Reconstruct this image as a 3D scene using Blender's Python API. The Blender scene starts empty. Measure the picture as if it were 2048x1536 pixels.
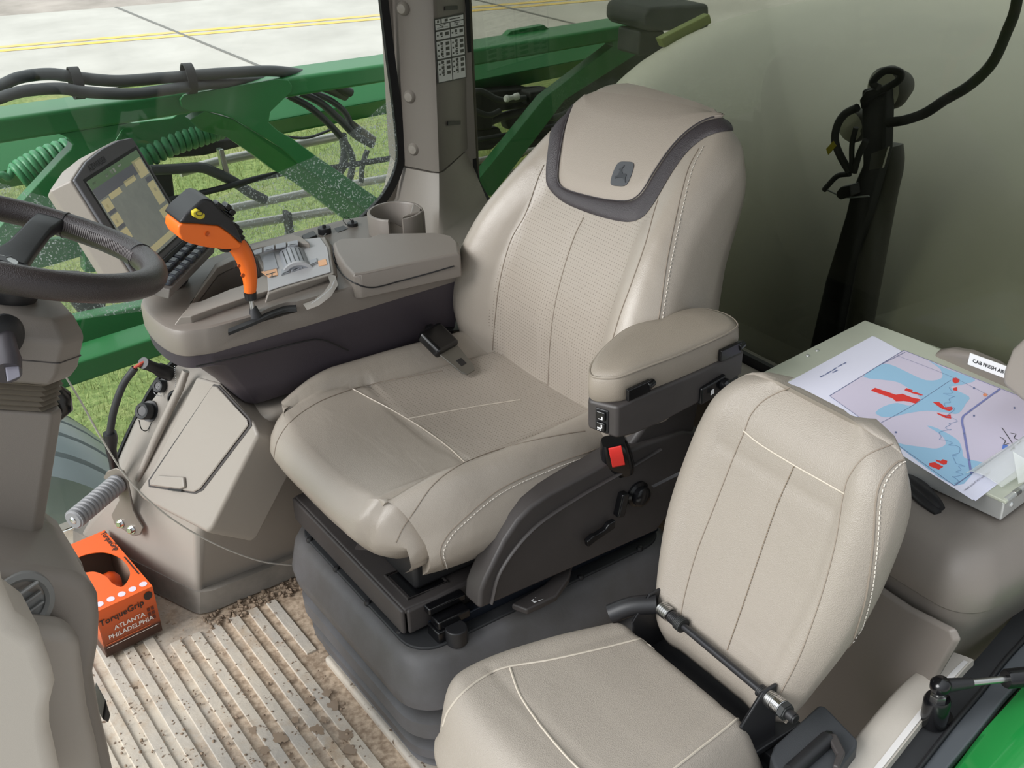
import bpy, bmesh, math, random
from math import sin, cos, pi, radians as rad, sqrt
from mathutils import Vector as V, Matrix as MX
random.seed(7)
C = bpy.context.scene.collection
SC = bpy.context.scene
# ---------------------------------------------------------------- camera (X rearward, Y to the cab's right side, Z up)
FOC = 2311.0
CAM = V((-0.9, -1.7, 1.6))
RX = V((0.8194151, -0.5723795, -0.0306684)); RD = V((-0.2997757, -0.3823252, -0.8740492)); RF = V((0.4885625, 0.7254028, -0.4848685))
cam = bpy.data.cameras.new('camera'); co = bpy.data.objects.new('camera', cam); C.objects.link(co)
co.matrix_world = MX(((RX.x, -RD.x, -RF.x, CAM.x), (RX.y, -RD.y, -RF.y, CAM.y), (RX.z, -RD.z, -RF.z, CAM.z), (0, 0, 0, 1)))
cam.sensor_width = 36; cam.lens = FOC/2048*36; cam.clip_start = .02; cam.clip_end = 300
SC.camera = co
def U(px, py, ax, v):
    """point of the plane ax = v seen at pixel (px, py) from the photograph's station: gives surveyed positions"""
    i = 'xyz'.index(ax)
    d = RX*(px-1024)+RD*(py-768)+RF*FOC
    return CAM+d*((v-CAM[i])/d[i])
def UP(px, py, p0, n):
    d = RX*(px-1024)+RD*(py-768)+RF*FOC
    return CAM+d*((V(p0)-CAM).dot(n)/d.dot(n))
# ---------------------------------------------------------------- objects
def tag(o, label=None, cat=None, group=None, kind=None):
    if label: o['label'] = label
    if cat: o['category'] = cat
    if group: o['group'] = group
    if kind: o['kind'] = kind
    return o
def empty(name, loc, label, cat, group=None):
    o = bpy.data.objects.new(name, None); C.objects.link(o); o.location = loc; o.empty_display_size = .05
    return tag(o, label, cat, group)
def wl(o):
    p = V((0, 0, 0))
    while o: p = p+o.location; o = o.parent
    return p
def mk(name, vf, mat, parent=None, smooth=40, bev=0, bseg=2, sub=0, solid=0, label=None, cat=None, group=None, kind=None, mi=None, uv=None, bang=30):
    vs, fs = vf
    me = bpy.data.meshes.new(name); o = bpy.data.objects.new(name, me); C.objects.link(o)
    vs = [V(v) for v in vs]
    if parent is not None:
        org = wl(parent); o.parent = parent
    else:
        org = V((sum(v.x for v in vs)/len(vs), sum(v.y for v in vs)/len(vs), min(v.z for v in vs))); o.location = org
    me.from_pydata([v-org for v in vs], [], fs)
    for m in (mat if isinstance(mat, (list, tuple)) else [mat]): me.materials.append(m)
    if mi:
        for p, k in zip(me.polygons, mi): p.material_index = k
    if uv:
        ul = me.uv_layers.new(name='UVMap')
        for p in me.polygons:
            for li in p.loop_indices: ul.data[li].uv = uv[me.loops[li].vertex_index]
    bm = bmesh.new(); bm.from_mesh(me); bmesh.ops.recalc_face_normals(bm, faces=bm.faces); bm.to_mesh(me); bm.free()
    if smooth:
        me.shade_smooth(); me.set_sharp_from_angle(angle=rad(smooth))
    if solid:
        m = o.modifiers.new('s', 'SOLIDIFY'); m.thickness = solid; m.offset = 0
    if bev:
        m = o.modifiers.new('b', 'BEVEL'); m.width = bev; m.segments = bseg; m.limit_method = 'ANGLE'; m.angle_limit = rad(bang); m.use_clamp_overlap = True
        me.shade_smooth(); me.set_sharp_from_angle(angle=rad(180)); m.harden_normals = True
    if sub:
        m = o.modifiers.new('u', 'SUBSURF'); m.levels = sub; m.render_levels = sub
    return tag(o, label, cat, group, kind)
def struct(name, vf, mat, label=None, **k):
    return mk(name, vf, mat, kind='structure', label=label, cat=k.pop('cat', 'cab shell'), **k)
def dup(o, off, parent=None, label=None):
    c = o.copy(); C.objects.link(c)
    if parent is not None: c.parent = parent
    c.location = o.location+V(off)
    if label: c['label'] = label
    for ch in list(o.children):
        dup(ch, (0, 0, 0), c)
    return c
# ---------------------------------------------------------------- shapes: every one returns (verts, faces)
def J(*vfs):
    vs, fs = [], []
    for a, b in vfs:
        k = len(vs); vs += list(a); fs += [tuple(i+k for i in f) for f in b]
    return vs, fs
def box(c, s, rot=None):
    c = V(c); vs = []
    for x in (-.5, .5):
        for y in (-.5, .5):
            for z in (-.5, .5):
                v = V((x*s[0], y*s[1], z*s[2])); vs.append(c+(rot@v if rot else v))
    return vs, [(0, 1, 3, 2), (4, 6, 7, 5), (0, 4, 5, 1), (2, 3, 7, 6), (0, 2, 6, 4), (1, 5, 7, 3)]
def fbox(c, ax, s):
    """box with its own three axes"""
    c = V(c); a = [V(q).normalized() for q in ax]; vs = []
    for x in (-.5, .5):
        for y in (-.5, .5):
            for z in (-.5, .5): vs.append(c+a[0]*(x*s[0])+a[1]*(y*s[1])+a[2]*(z*s[2]))
    return vs, box((0, 0, 0), (1, 1, 1))[1]
def prism(poly, vec, off=None):
    n = len(poly); vec = V(vec); p = [V(q)+(V(off) if off else V((0, 0, 0))) for q in poly]
    return p+[q+vec for q in p], [tuple(range(n)), tuple(range(2*n-1, n-1, -1))]+[(i, (i+1) % n, n+(i+1) % n, n+i) for i in range(n)]
def face(poly): return [V(q) for q in poly], [tuple(range(len(poly)))]
def slab(px, ax, v, d):
    """outline on plane ax = v with real depth d along the axis"""
    vec = V((0, 0, 0)); vec['xyz'.index(ax)] = d
    return prism([U(a, b, ax, v) for a, b in px], vec)
def cr(pts, k=6, closed=False):
    pts = [V(p) if len(p) == 3 else V((p[0], p[1], 0)) for p in pts]; n = len(pts); out = []
    if n < 3: return pts
    rng = range(n if closed else n-1)
    for i in rng:
        if closed: a, b, c, d = pts[i-1], pts[i], pts[(i+1) % n], pts[(i+2) % n]
        else:
            b, c = pts[i], pts[i+1]; a = pts[i-1] if i else b*2-c; d = pts[i+2] if i+2 < n else c*2-b
        for j in range(k):
            t = j/k
            out.append(.5*((2*b)+(c-a)*t+(2*a-5*b+4*c-d)*t*t+(3*b-a-3*c+d)*t**3))
    if not closed: out.append(pts[-1])
    return out
def cr2(pts, k=6, closed=False): return [(p.x, p.y) for p in cr(pts, k, closed)]
def tube(path, r, n=10, closed=False, caps=True, flat=None):
    path = [V(p) for p in path]; N = len(path); vs, fs = [], []
    rr = r if isinstance(r, (list, tuple)) else [r]*N
    T = []
    for i in range(N):
        a = path[i-1] if (i or closed) else path[0]; b = path[(i+1) % N] if (i < N-1 or closed) else path[-1]
        d = b-a; T.append(d.normalized() if d.length > 1e-9 else V((0, 0, 1)))
    u = T[0].cross(V((0, 0, 1)));
    if u.length < .05: u = T[0].cross(V((0, 1, 0)))
    u.normalize()
    for i in range(N):
        u = u-T[i]*u.dot(T[i]); u.normalize(); w = T[i].cross(u)
        for j in range(n):
            a = 2*pi*j/n
            vs.append(path[i]+u*(cos(a)*rr[i])+w*(sin(a)*rr[i]*(flat or 1)))
    for i in range(N if closed else N-1):
        for j in range(n):
            k = (i+1) % N
            fs.append((i*n+j, i*n+(j+1) % n, k*n+(j+1) % n, k*n+j))
    if caps and not closed: fs += [tuple(range(n-1, -1, -1)), tuple(range((N-1)*n, N*n))]
    return vs, fs
def cyl(p0, p1, r0, r1=None, n=20): return tube([p0, p1], [r0, r0 if r1 is None else r1], n)
def lathe(prof, o, ax, n=28):
    """profile of (radius, height) turned about axis ax through o"""
    o = V(o); ax = V(ax).normalized(); u = ax.cross(V((0, 0, 1)))
    if u.length < .05: u = ax.cross(V((1, 0, 0)))
    u.normalize(); w = ax.cross(u); vs, fs = [], []
    for r, h in prof:
        for j in range(n):
            a = 2*pi*j/n; vs.append(o+ax*h+u*(cos(a)*r)+w*(sin(a)*r))
    for i in range(len(prof)-1):
        for j in range(n): fs.append((i*n+j, i*n+(j+1) % n, (i+1)*n+(j+1) % n, (i+1)*n+j))
    if prof[0][0] > 1e-5: fs.append(tuple(range(n)))
    if prof[-1][0] > 1e-5: fs.append(tuple(range((len(prof)-1)*n, len(prof)*n)))
    return vs, fs
def loft(secs, closed=True, cap=True):
    m = len(secs[0]); vs = [V(p) for s in secs for p in s]; fs = []
    for i in range(len(secs)-1):
        for j in range(m if closed else m-1):
            k = (j+1) % m; fs.append((i*m+j, i*m+k, (i+1)*m+k, (i+1)*m+j))
    if cap and closed: fs += [tuple(range(m)), tuple(range((len(secs)-1)*m, len(secs)*m))]
    return vs, fs
def grid(fn, nu, nv):
    vs = [fn(i/nu, j/nv) for i in range(nu+1) for j in range(nv+1)]
    return vs, [(i*(nv+1)+j, (i+1)*(nv+1)+j, (i+1)*(nv+1)+j+1, i*(nv+1)+j+1) for i in range(nu) for j in range(nv)]
def rrect(hx, hy, r, n=5):
    out = []
    for cx, cy, a0 in ((hx-r, hy-r, 0), (-hx+r, hy-r, 90), (-hx+r, -hy+r, 180), (hx-r, -hy+r, 270)):
        for i in range(n+1):
            a = rad(a0+90*i/n); out.append((cx+r*cos(a), cy+r*sin(a)))
    return out
def txt(s, size, o, right, up, depth=.0004, align='LEFT', bold=False):
    cu = bpy.data.curves.new('t', 'FONT'); cu.body = s; cu.size = size; cu.align_x = align; cu.resolution_u = 3
    if bold: cu.offset = size*.02
    ob = bpy.data.objects.new('t', cu); me = bpy.data.meshes.new_from_object(ob)
    right = V(right).normalized(); up = V(up).normalized(); nn = right.cross(up); o = V(o)
    vf = [o+right*v.co.x+up*v.co.y+nn*depth for v in me.vertices], [tuple(p.vertices) for p in me.polygons]
    bpy.data.objects.remove(ob); bpy.data.curves.remove(cu); bpy.data.meshes.remove(me)
    return vf
def sst(a, b, x):
    t = max(0, min(1, (x-a)/(b-a))) if b != a else float(x > a)
    return t*t*(3-2*t)
def lerpt(tab, x):
    """piecewise smooth table lookup"""
    if x <= tab[0][0]: return tab[0][1]
    for (a, va), (b, vb) in zip(tab, tab[1:]):
        if x <= b:
            t = (x-a)/(b-a); return va+(vb-va)*t
    return tab[-1][1]
def crt(tab, x):
    """catmull-rom table lookup"""
    n = len(tab)
    if x <= tab[0][0]: return tab[0][1]
    if x >= tab[-1][0]: return tab[-1][1]
    for i in range(n-1):
        if x <= tab[i+1][0]:
            x1, y1 = tab[i]; x2, y2 = tab[i+1]; x0, y0 = tab[max(i-1, 0)]; x3, y3 = tab[min(i+2, n-1)]
            h = x2-x1; t = (x-x1)/h
            m1 = (y2-y0)/(x2-x0)*h if x2 != x0 else 0; m2 = (y3-y1)/(x3-x1)*h if x3 != x1 else 0
            return (2*t**3-3*t*t+1)*y1+(t**3-2*t*t+t)*m1+(-2*t**3+3*t*t)*y2+(t**3-t*t)*m2
# ---------------------------------------------------------------- materials
def s2l(c):
    return tuple(((x/255)/12.92 if x/255 <= .04045 else ((x/255+.055)/1.055)**2.4) for x in c)+(1,)
def mat(name, rgb, rough=.5, metal=0, bump=0, bscale=400, noise=0, nscale=6, spec=.5, coat=0, tr=0, emit=0, vor=False, rgb2=None, sheen=0, bdist=.002):
    m = bpy.data.materials.new(name); m.use_nodes = True; nt = m.node_tree; b = nt.nodes['Principled BSDF']; L = nt.links
    c = s2l(rgb); b.inputs['Base Color'].default_value = c; b.inputs['Roughness'].default_value = rough; b.inputs['Metallic'].default_value = metal
    b.inputs['Specular IOR Level'].default_value = spec; b.inputs['Coat Weight'].default_value = coat; b.inputs['Transmission Weight'].default_value = tr
    if coat: b.inputs['Coat Roughness'].default_value = .12
    if emit: b.inputs['Emission Color'].default_value = c; b.inputs['Emission Strength'].default_value = emit
    tc = nt.nodes.new('ShaderNodeTexCoord')
    if noise or rgb2:
        n = nt.nodes.new('ShaderNodeTexNoise'); n.inputs['Scale'].default_value = nscale; n.inputs['Detail'].default_value = 6; n.inputs['Roughness'].default_value = .6
        L.new(tc.outputs['Object'], n.inputs['Vector'])
        r = nt.nodes.new('ShaderNodeValToRGB'); r.color_ramp.elements[0].position = .35; r.color_ramp.elements[1].position = .68
        c2 = s2l(rgb2) if rgb2 else tuple(x*(1-noise) for x in c[:3])+(1,)
        r.color_ramp.elements[0].color = c2; r.color_ramp.elements[1].color = c
        L.new(n.outputs['Fac'], r.inputs['Fac']); L.new(r.outputs['Color'], b.inputs['Base Color'])
    if bump:
        if vor:
            n = nt.nodes.new('ShaderNodeTexVoronoi'); out = n.outputs['Distance']
        else:
            n = nt.nodes.new('ShaderNodeTexNoise'); n.inputs['Detail'].default_value = 3; out = n.outputs['Fac']
        n.inputs['Scale'].default_value = bscale; L.new(tc.outputs['Object'], n.inputs['Vector'])
        bp = nt.nodes.new('ShaderNodeBump'); bp.inputs['Strength'].default_value = bump; bp.inputs['Distance'].default_value = bdist
        L.new(out, bp.inputs['Height']); L.new(bp.outputs['Normal'], b.inputs['Normal'])
    return m
def glass_mat(name, tint, refl=1.0, dust=None):
    """thin pane: fresnel mirror over a tinted clear layer; dust = node builder giving a mask"""
    m = bpy.data.materials.new(name); m.use_nodes = True; nt = m.node_tree; nt.nodes.clear(); L = nt.links
    out = nt.nodes.new('ShaderNodeOutputMaterial'); tr = nt.nodes.new('ShaderNodeBsdfTransparent'); tr.inputs['Color'].default_value = (*tint, 1)
    gl = nt.nodes.new('ShaderNodeBsdfGlossy'); gl.inputs['Roughness'].default_value = .02
    fr = nt.nodes.new('ShaderNodeFresnel'); fr.inputs['IOR'].default_value = 1.45
    mu = nt.nodes.new('ShaderNodeMath'); mu.operation = 'MULTIPLY'; mu.inputs[1].default_value = refl; L.new(fr.outputs[0], mu.inputs[0])
    mx = nt.nodes.new('ShaderNodeMixShader'); L.new(mu.outputs[0], mx.inputs[0]); L.new(tr.outputs[0], mx.inputs[1]); L.new(gl.outputs[0], mx.inputs[2])
    last = mx
    if dust:
        fac, col = dust(nt)
        df = nt.nodes.new('ShaderNodeBsdfDiffuse'); df.inputs['Color'].default_value = col
        tl = nt.nodes.new('ShaderNodeBsdfTranslucent'); tl.inputs['Color'].default_value = col
        ad = nt.nodes.new('ShaderNodeMixShader'); L.new(df.outputs[0], ad.inputs[1]); L.new(tl.outputs[0], ad.inputs[2])
        m2 = nt.nodes.new('ShaderNodeMixShader'); L.new(fac, m2.inputs[0]); L.new(mx.outputs[0], m2.inputs[1]); L.new(ad.outputs[0], m2.inputs[2]); last = m2
    L.new(last.outputs[0], out.inputs['Surface'])
    return m
def bvh(obj):
    from mathutils.bvhtree import BVHTree
    o = wl(obj); return BVHTree.FromPolygons([v.co+o for v in obj.data.vertices], [tuple(p.vertices) for p in obj.data.polygons])
def mhits(trees, px, lift=.0006):
    return [min((hits(t, [q], lift)[0] for t in trees), key=lambda p: ((p-CAM).normalized().dot((RX*(q[0]-1024)+RD*(q[1]-768)+RF*FOC).normalized()) < .999999, (p-CAM).length)) for q in px]
def hits(tree, px, lift=.0006):
    """surveyed lines: where the sight lines through the pixels meet a surface already built"""
    out = []
    for a, b in px:
        d = (RX*(a-1024)+RD*(b-768)+RF*FOC).normalized(); h = tree.ray_cast(CAM, d)
        if h[0] is None:
            best = None
            for i in range(120):
                p = CAM+d*(1.0+i*.02); q = tree.find_nearest(p)
                if q[0] is not None and (best is None or q[3] < best[3]): best = q
            h = best
        n = h[1]
        if n.dot(d) > 0: n = -n
        out.append(h[0]+n*lift)
    return out
M = {}
M['leather'] = mat('beige_leather', (160, 151, 140), .29, bump=.16, bscale=900, noise=.06, nscale=5, vor=True, spec=.55)
M['leather2'] = mat('jump_seat_leather', (147, 139, 129), .42, bump=.30, bscale=700, noise=.07, nscale=4, vor=True, spec=.45)
def wrinkle(m, sc, dist, st):
    nt = m.node_tree; L = nt.links; b = nt.nodes['Principled BSDF']; old = b.inputs['Normal'].links[0].from_socket
    tc = nt.nodes.new('ShaderNodeTexCoord'); mp = nt.nodes.new('ShaderNodeMapping'); mp.inputs['Scale'].default_value = (1, .45, .8); mp.inputs['Rotation'].default_value = (.3, .2, .5); L.new(tc.outputs['Object'], mp.inputs['Vector'])
    n = nt.nodes.new('ShaderNodeTexNoise'); n.inputs['Scale'].default_value = sc; n.inputs['Detail'].default_value = 2.5; n.inputs['Distortion'].default_value = .6; L.new(mp.outputs[0], n.inputs['Vector'])
    bp = nt.nodes.new('ShaderNodeBump'); bp.inputs['Strength'].default_value = st; bp.inputs['Distance'].default_value = dist; L.new(n.outputs['Fac'], bp.inputs['Height']); L.new(old, bp.inputs['Normal']); L.new(bp.outputs['Normal'], b.inputs['Normal'])
wrinkle(M['leather'], 11, .012, .22); wrinkle(M['leather2'], 12, .010, .22)
M['leather_arm'] = mat('armrest_leather', (138, 129, 117), .46, bump=.2, bscale=900, vor=True)
M['dark_leather'] = mat('dark_leather', (62, 57, 60), .42, bump=.3, bscale=700, vor=True)
M['stitch'] = mat('stitch_thread', (206, 200, 190), .8)
M['stitch_dark'] = mat('dark_thread', (132, 121, 109), .8)
M['beige'] = mat('beige_plastic', (146, 139, 131), .45, bump=.12, bscale=900)
M['beige_lt'] = mat('light_beige_plastic', (188, 181, 171), .5, bump=.10, bscale=900)
M['beige_dk'] = mat('taupe_plastic', (124, 117, 110), .42, bump=.15, bscale=900)
M['grey_panel'] = mat('grey_keypad', (176, 176, 178), .45)
M['key'] = mat('grey_key', (156, 159, 165), .4)
M['purple'] = mat('dark_hull_plastic', (60, 54, 61), .5, bump=.2, bscale=900)
M['black'] = mat('black_plastic', (30, 30, 32), .42, bump=.08, bscale=800)
M['black_gl'] = mat('gloss_black', (14, 14, 16), .2)
M['rubber'] = mat('black_rubber', (42, 43, 45), .6, noise=.25, nscale=10)
M['bellow'] = mat('grey_rubber', (94, 93, 95), .5, rgb2=(80, 78, 77), nscale=9, bump=.1, bscale=300)
M['charcoal'] = mat('charcoal_plastic', (62, 58, 57), .5, bump=.12, bscale=900, noise=.15, nscale=14)
M['orange'] = mat('orange_plastic', (240, 112, 32), .42, bump=.06, bscale=900)
M['card'] = mat('orange_card', (238, 100, 34), .42)
M['yellow'] = mat('yellow_button', (200, 184, 44), .5)
M['steel'] = mat('brushed_steel', (190, 190, 188), .3, metal=1)
M['alu'] = mat('aluminium', (208, 210, 208), .3, metal=.6, bump=.05, bscale=60)
M['chrome'] = mat('chrome', (215, 215, 215), .12, metal=1)
M['white'] = mat('white_paint', (232, 232, 232), .5)
M['red'] = mat('red_button', (214, 52, 46), .4)
M['green'] = mat('green_paint', (34, 112, 58), .38, noise=.05, nscale=3, coat=.12)
M['hose'] = mat('black_hose', (62, 64, 66), .5, noise=.2, nscale=20)
M['pipe'] = mat('stainless_pipe', (176, 174, 170), .32, metal=.4)
M['dk_mech'] = mat('dark_machinery', (34, 36, 36), .6, noise=.3, nscale=20)
M['tank'] = mat('tank_plastic', (200, 196, 184), .42, noise=.08, nscale=2.2, bump=.03, bscale=30)
# ================================================================= CAB SHELL
FZ = -.09
# floor mat: base sheet with raised ribs, dirt packed in the grooves
def floor_mat():
    m = bpy.data.materials.new('floor_mat'); m.use_nodes = True; nt = m.node_tree; b = nt.nodes['Principled BSDF']; L = nt.links
    tc = nt.nodes.new('ShaderNodeTexCoord')
    def noise(s, d=6, r=.6):
        n = nt.nodes.new('ShaderNodeTexNoise'); n.inputs['Scale'].default_value = s; n.inputs['Detail'].default_value = d; n.inputs['Roughness'].default_value = r
        L.new(tc.outputs['Object'], n.inputs['Vector']); return n.outputs['Fac']
    def ramp(src, p0, p1, c0, c1):
        r = nt.nodes.new('ShaderNodeValToRGB'); r.color_ramp.elements[0].position = p0; r.color_ramp.elements[1].position = p1
        r.color_ramp.elements[0].color = c0; r.color_ramp.elements[1].color = c1; L.new(src, r.inputs['Fac']); return r.outputs['Color']
    base = ramp(noise(4), .35, .65, s2l((174, 168, 160)), s2l((206, 194, 176)))
    mud = ramp(noise(9, 8, .7), .52, .66, (0, 0, 0, 1), (1, 1, 1, 1))
    mx = nt.nodes.new('ShaderNodeMix'); mx.data_type = 'RGBA'; L.new(mud, mx.inputs['Factor']); L.new(base, mx.inputs['A']); mx.inputs['B'].default_value = s2l((176, 156, 134))
    spk = ramp(noise(70, 2), .64, .70, (0, 0, 0, 1), (1, 1, 1, 1))
    m2 = nt.nodes.new('ShaderNodeMix'); m2.data_type = 'RGBA'; L.new(spk, m2.inputs['Factor']); L.new(mx.outputs['Result'], m2.inputs['A']); m2.inputs['B'].default_value = s2l((112, 94, 78))
    L.new(m2.outputs['Result'], b.inputs['Base Color'])
    b.inputs['Roughness'].default_value = .6
    bp = nt.nodes.new('ShaderNodeBump'); bp.inputs['Strength'].default_value = .4; bp.inputs['Distance'].default_value = .004
    L.new(noise(60), bp.inputs['Height']); L.new(bp.outputs['Normal'], b.inputs['Normal'])
    return m
M['floor'] = floor_mat()
fd = M['floor'].copy(); fd.name = 'floor_dirty'; nt = fd.node_tree; L = nt.links; b = nt.nodes['Principled BSDF']; src = b.inputs['Base Color'].links[0].from_socket
tc = nt.nodes.new('ShaderNodeTexCoord'); sx = nt.nodes.new('ShaderNodeSeparateXYZ'); L.new(tc.outputs['Object'], sx.inputs[0]); n = nt.nodes.new('ShaderNodeTexNoise'); n.inputs['Scale'].default_value = 7; n.inputs['Detail'].default_value = 8; L.new(tc.outputs['Object'], n.inputs['Vector'])
ma = nt.nodes.new('ShaderNodeMath'); ma.operation = 'MULTIPLY_ADD'; L.new(sx.outputs['X'], ma.inputs[0]); ma.inputs[1].default_value = 1.5; L.new(n.outputs['Fac'], ma.inputs[2])
mr = nt.nodes.new('ShaderNodeMapRange'); mr.inputs['From Min'].default_value = -.12; mr.inputs['From Max'].default_value = .16; L.new(ma.outputs[0], mr.inputs['Value'])
n2 = nt.nodes.new('ShaderNodeTexNoise'); n2.inputs['Scale'].default_value = 90; n2.inputs['Detail'].default_value = 5; L.new(tc.outputs['Object'], n2.inputs['Vector'])
r = nt.nodes.new('ShaderNodeValToRGB'); r.color_ramp.elements[0].position = .35; r.color_ramp.elements[1].position = .65; r.color_ramp.elements[0].color = s2l((146, 126, 106)); r.color_ramp.elements[1].color = s2l((198, 178, 156)); L.new(n2.outputs['Fac'], r.inputs['Fac'])
mx = nt.nodes.new('ShaderNodeMix'); mx.data_type = 'RGBA'; L.new(mr.outputs[0], mx.inputs['Factor']); L.new(src, mx.inputs['A']); L.new(r.outputs['Color'], mx.inputs['B']); L.new(mx.outputs['Result'], b.inputs['Base Color'])
M['floor_dirty'] = fd
M['dirt'] = mat('packed_dirt', (158, 136, 116), .9, rgb2=(112, 94, 78), nscale=60, bump=.9, bscale=160, bdist=.004)
M['clod'] = mat('dry_clod', (140, 122, 104), .95, bump=.6, bscale=200)
struct('floor', box((-.1, 0, FZ-.03), (2.1, 1.86, .05)), M['floor_dirty'], label='cab floor packed with dirt between mat ribs', cat='floor')
ribs = []
for i in range(12):
    x = -.71+.0452*i
    y1 = .335 if x > -.45 else .80
    y0 = .125 if -.245 < x < -.18 else -.9
    if x > -.16: continue
    if x > -.2: ribs.append(box((x, .24, FZ-.0035), (.0235, .17, .007))); continue
    ribs.append(box((x, (y0+y1)/2, FZ-.0035), (.0235, y1-y0, .007)))
struct('trim_1', J(*ribs), M['floor'], label='raised ribs of the beige floor mat', cat='floor mat', bev=.0015)
struct('trim_2', J(box((-.17, .0-.42, FZ+.004), (.07, 1.0, .022))), M['floor'], label='smooth border of the floor mat at the seat base', cat='floor mat', bev=.008, bseg=3)
# puddles and clods
pv = []
random.seed(3)
def blob(c, r, z, n=34):
    ph = [random.uniform(.45, 1.35) for _ in range(n)]
    ph = [(ph[i-1]+2*ph[i]+ph[(i+1) % n])/4 for i in range(n)]
    return face([(c[0]+cos(2*pi*i/n)*r*ph[i], c[1]+sin(2*pi*i/n)*r*1.3*ph[i], z) for i in range(n)])
M['water'] = mat('muddy_water', (150, 132, 114), .05, spec=1)
for px, py, r in ((560, 1475, .014), (620, 1400, .010), (635, 1460, .013), (590, 1440, .008), (530, 1500, .010), (655, 1385, .010), (505, 1460, .008), (690, 1470, .015), (668, 1410, .012), (650, 1440, .008), (700, 1500, .012)):
    c = U(px, py, 'z', FZ); pv.append(blob(c, r, FZ+.0006))
tag(mk('puddle', J(*pv), M['water'], smooth=0), 'shallow wet patches on the muddy floor mat by the seat bellows', 'puddle', kind='stuff')
cl = []
def clod(c, r):
    bm = bmesh.new(); bmesh.ops.create_icosphere(bm, subdivisions=1, radius=r)
    vs = [v.co*random.uniform(.7, 1.25)+V(c) for v in bm.verts]; vs = [V((v.x, v.y, max(v.z, FZ-.004))) for v in vs]
    fs = [tuple(v.index for v in f.verts) for f in bm.faces]; bm.free(); return vs, fs
for i in range(420):
    if i < 130: p = U(random.gauss(520, 75), 1205+random.gauss(0, 12)-(.27*0), 'z', FZ); p.y = random.uniform(.325, .375); p.x = random.uniform(-.36, -.12); r = random.uniform(.0018, .0062)
    else: p = U(random.uniform(230, 740), random.uniform(1260, 1536), 'z', FZ); r = random.uniform(.0008, .0026)*(1.5 if p.y < .1 else 1)
    if p.x > -.2 and p.y < .1: continue
    cl.append(clod((p.x, p.y, FZ), r))
tag(mk('dirt_crumbs', J(*cl), M['clod'], smooth=60), 'dry crumbs of soil scattered over the ribbed floor mat', 'dirt', kind='stuff')
# roof, rear wall, right lower wall
M['ceil'] = mat('headliner', (160, 154, 146), .9, bump=.2, bscale=300)
struct('ceiling', box((.31, 0, 1.56), (1.62, 1.9, .06)), M['ceil'], label='cab roof lining', cat='ceiling')
# rear wall below the window (x = .87)
WX = .87
def wx(y): return crt([(-1.2, .87), (0, .87), (.3, .855), (.6, .815), (.905, .762)], y)
WN = V((1, .164, 0)); WP = V((.762, .905, 0))
struct('wall_rear', J(box((WX+.02, .0, .12), (.04, 1.9, .44)), box((.80, .02, .315), (.12, 1.3, .04))), M['beige'], label='beige rear wall and ledge under the back window', cat='wall', bev=.012, bseg=3)
# right wall: door-less side under and behind the window edge
seal_px = [(766, -40), (780, 80), (795, 200), (804, 290), (800, 335), (778, 385), (745, 425), (690, 472), (560, 570), (420, 670), (330, 755), (278, 845), (240, 930), (200, 1030)]
spx = cr2(seal_px, 5)
edge = [U(a, b, 'y', .905) for a, b in spx]
wallpts = [p for p in edge]+[V((-.52, .905, FZ)), V((.77, .905, FZ)), V((.77, .905, 1.5)), V((edge[0].x, .905, 1.5))]
struct('wall_right', prism(wallpts, (0, .03, 0)), M['beige'], label='beige right side wall of the cab around the window', cat='wall')
M['seal'] = mat('window_seal', (22, 22, 24), .5)
def strip(path, nrm, wid, thick, inward):
    """flat rubber strip along a path lying in a plane; wid measured to the window side"""
    n = V(nrm); out = []
    for i, p in enumerate(path):
        d = (path[min(i+1, len(path)-1)]-path[max(i-1, 0)]).normalized(); s = n.cross(d)*inward
        out.append((p-n*thick/2, p+s*wid-n*thick/2, p+s*wid+n*thick/2, p+n*thick/2))
    return loft(out)
w1 = empty('window_1', (.2, .9, .0), 'right side window with a clear pane in a black rubber seal', 'window'); w1['kind'] = 'structure'
mk('pane', prism([V((-1.25, .897, FZ)), V((-.5, .897, FZ))]+[V((p.x, .897, p.z)) for p in reversed(edge)]+[V((edge[0].x, .897, 1.5)), V((-1.25, .897, 1.5))], (0, .004, 0)), glass_mat('clear_glass', (.93, .95, .93), .8), w1, smooth=0)
mk('rubber_seal', strip([p+V((0, -.01, 0)) for p in edge], (0, 1, 0), .022, .012, 1), M['seal'], w1, label='black rubber window seal')
def speck(nt):
    tc = nt.nodes.new('ShaderNodeTexCoord'); L = nt.links
    n = nt.nodes.new('ShaderNodeTexNoise'); n.inputs['Scale'].default_value = 230; n.inputs['Detail'].default_value = 2; L.new(tc.outputs['Object'], n.inputs['Vector'])
    g = nt.nodes.new('ShaderNodeTexNoise'); g.inputs['Scale'].default_value = 9; g.inputs['Detail'].default_value = 4; L.new(tc.outputs['Object'], g.inputs['Vector'])
    r = nt.nodes.new('ShaderNodeMapRange'); r.inputs['From Min'].default_value = .57; r.inputs['From Max'].default_value = .66; L.new(n.outputs['Fac'], r.inputs['Value'])
    q = nt.nodes.new('ShaderNodeMapRange'); q.inputs['From Min'].default_value = .35; q.inputs['From Max'].default_value = .7; q.inputs['To Min'].default_value = .3; q.inputs['To Max'].default_value = .9; L.new(g.outputs['Fac'], q.inputs['Value'])
    mu = nt.nodes.new('ShaderNodeMath'); mu.operation = 'MULTIPLY_ADD'; L.new(r.outputs[0], mu.inputs[0]); L.new(q.outputs[0], mu.inputs[1]); mu.inputs[2].default_value = .11
    return mu.outputs[0], (.75, .8, .8, 1)
bnd = [(-60, 352), (0, 366), (55, 383), (105, 396), (200, 412), (330, 415), (420, 401), (478, 376), (545, 350), (596, 327), (631, 311), (686, 274), (713, 255), (768, 208), (799, 195)]
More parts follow.
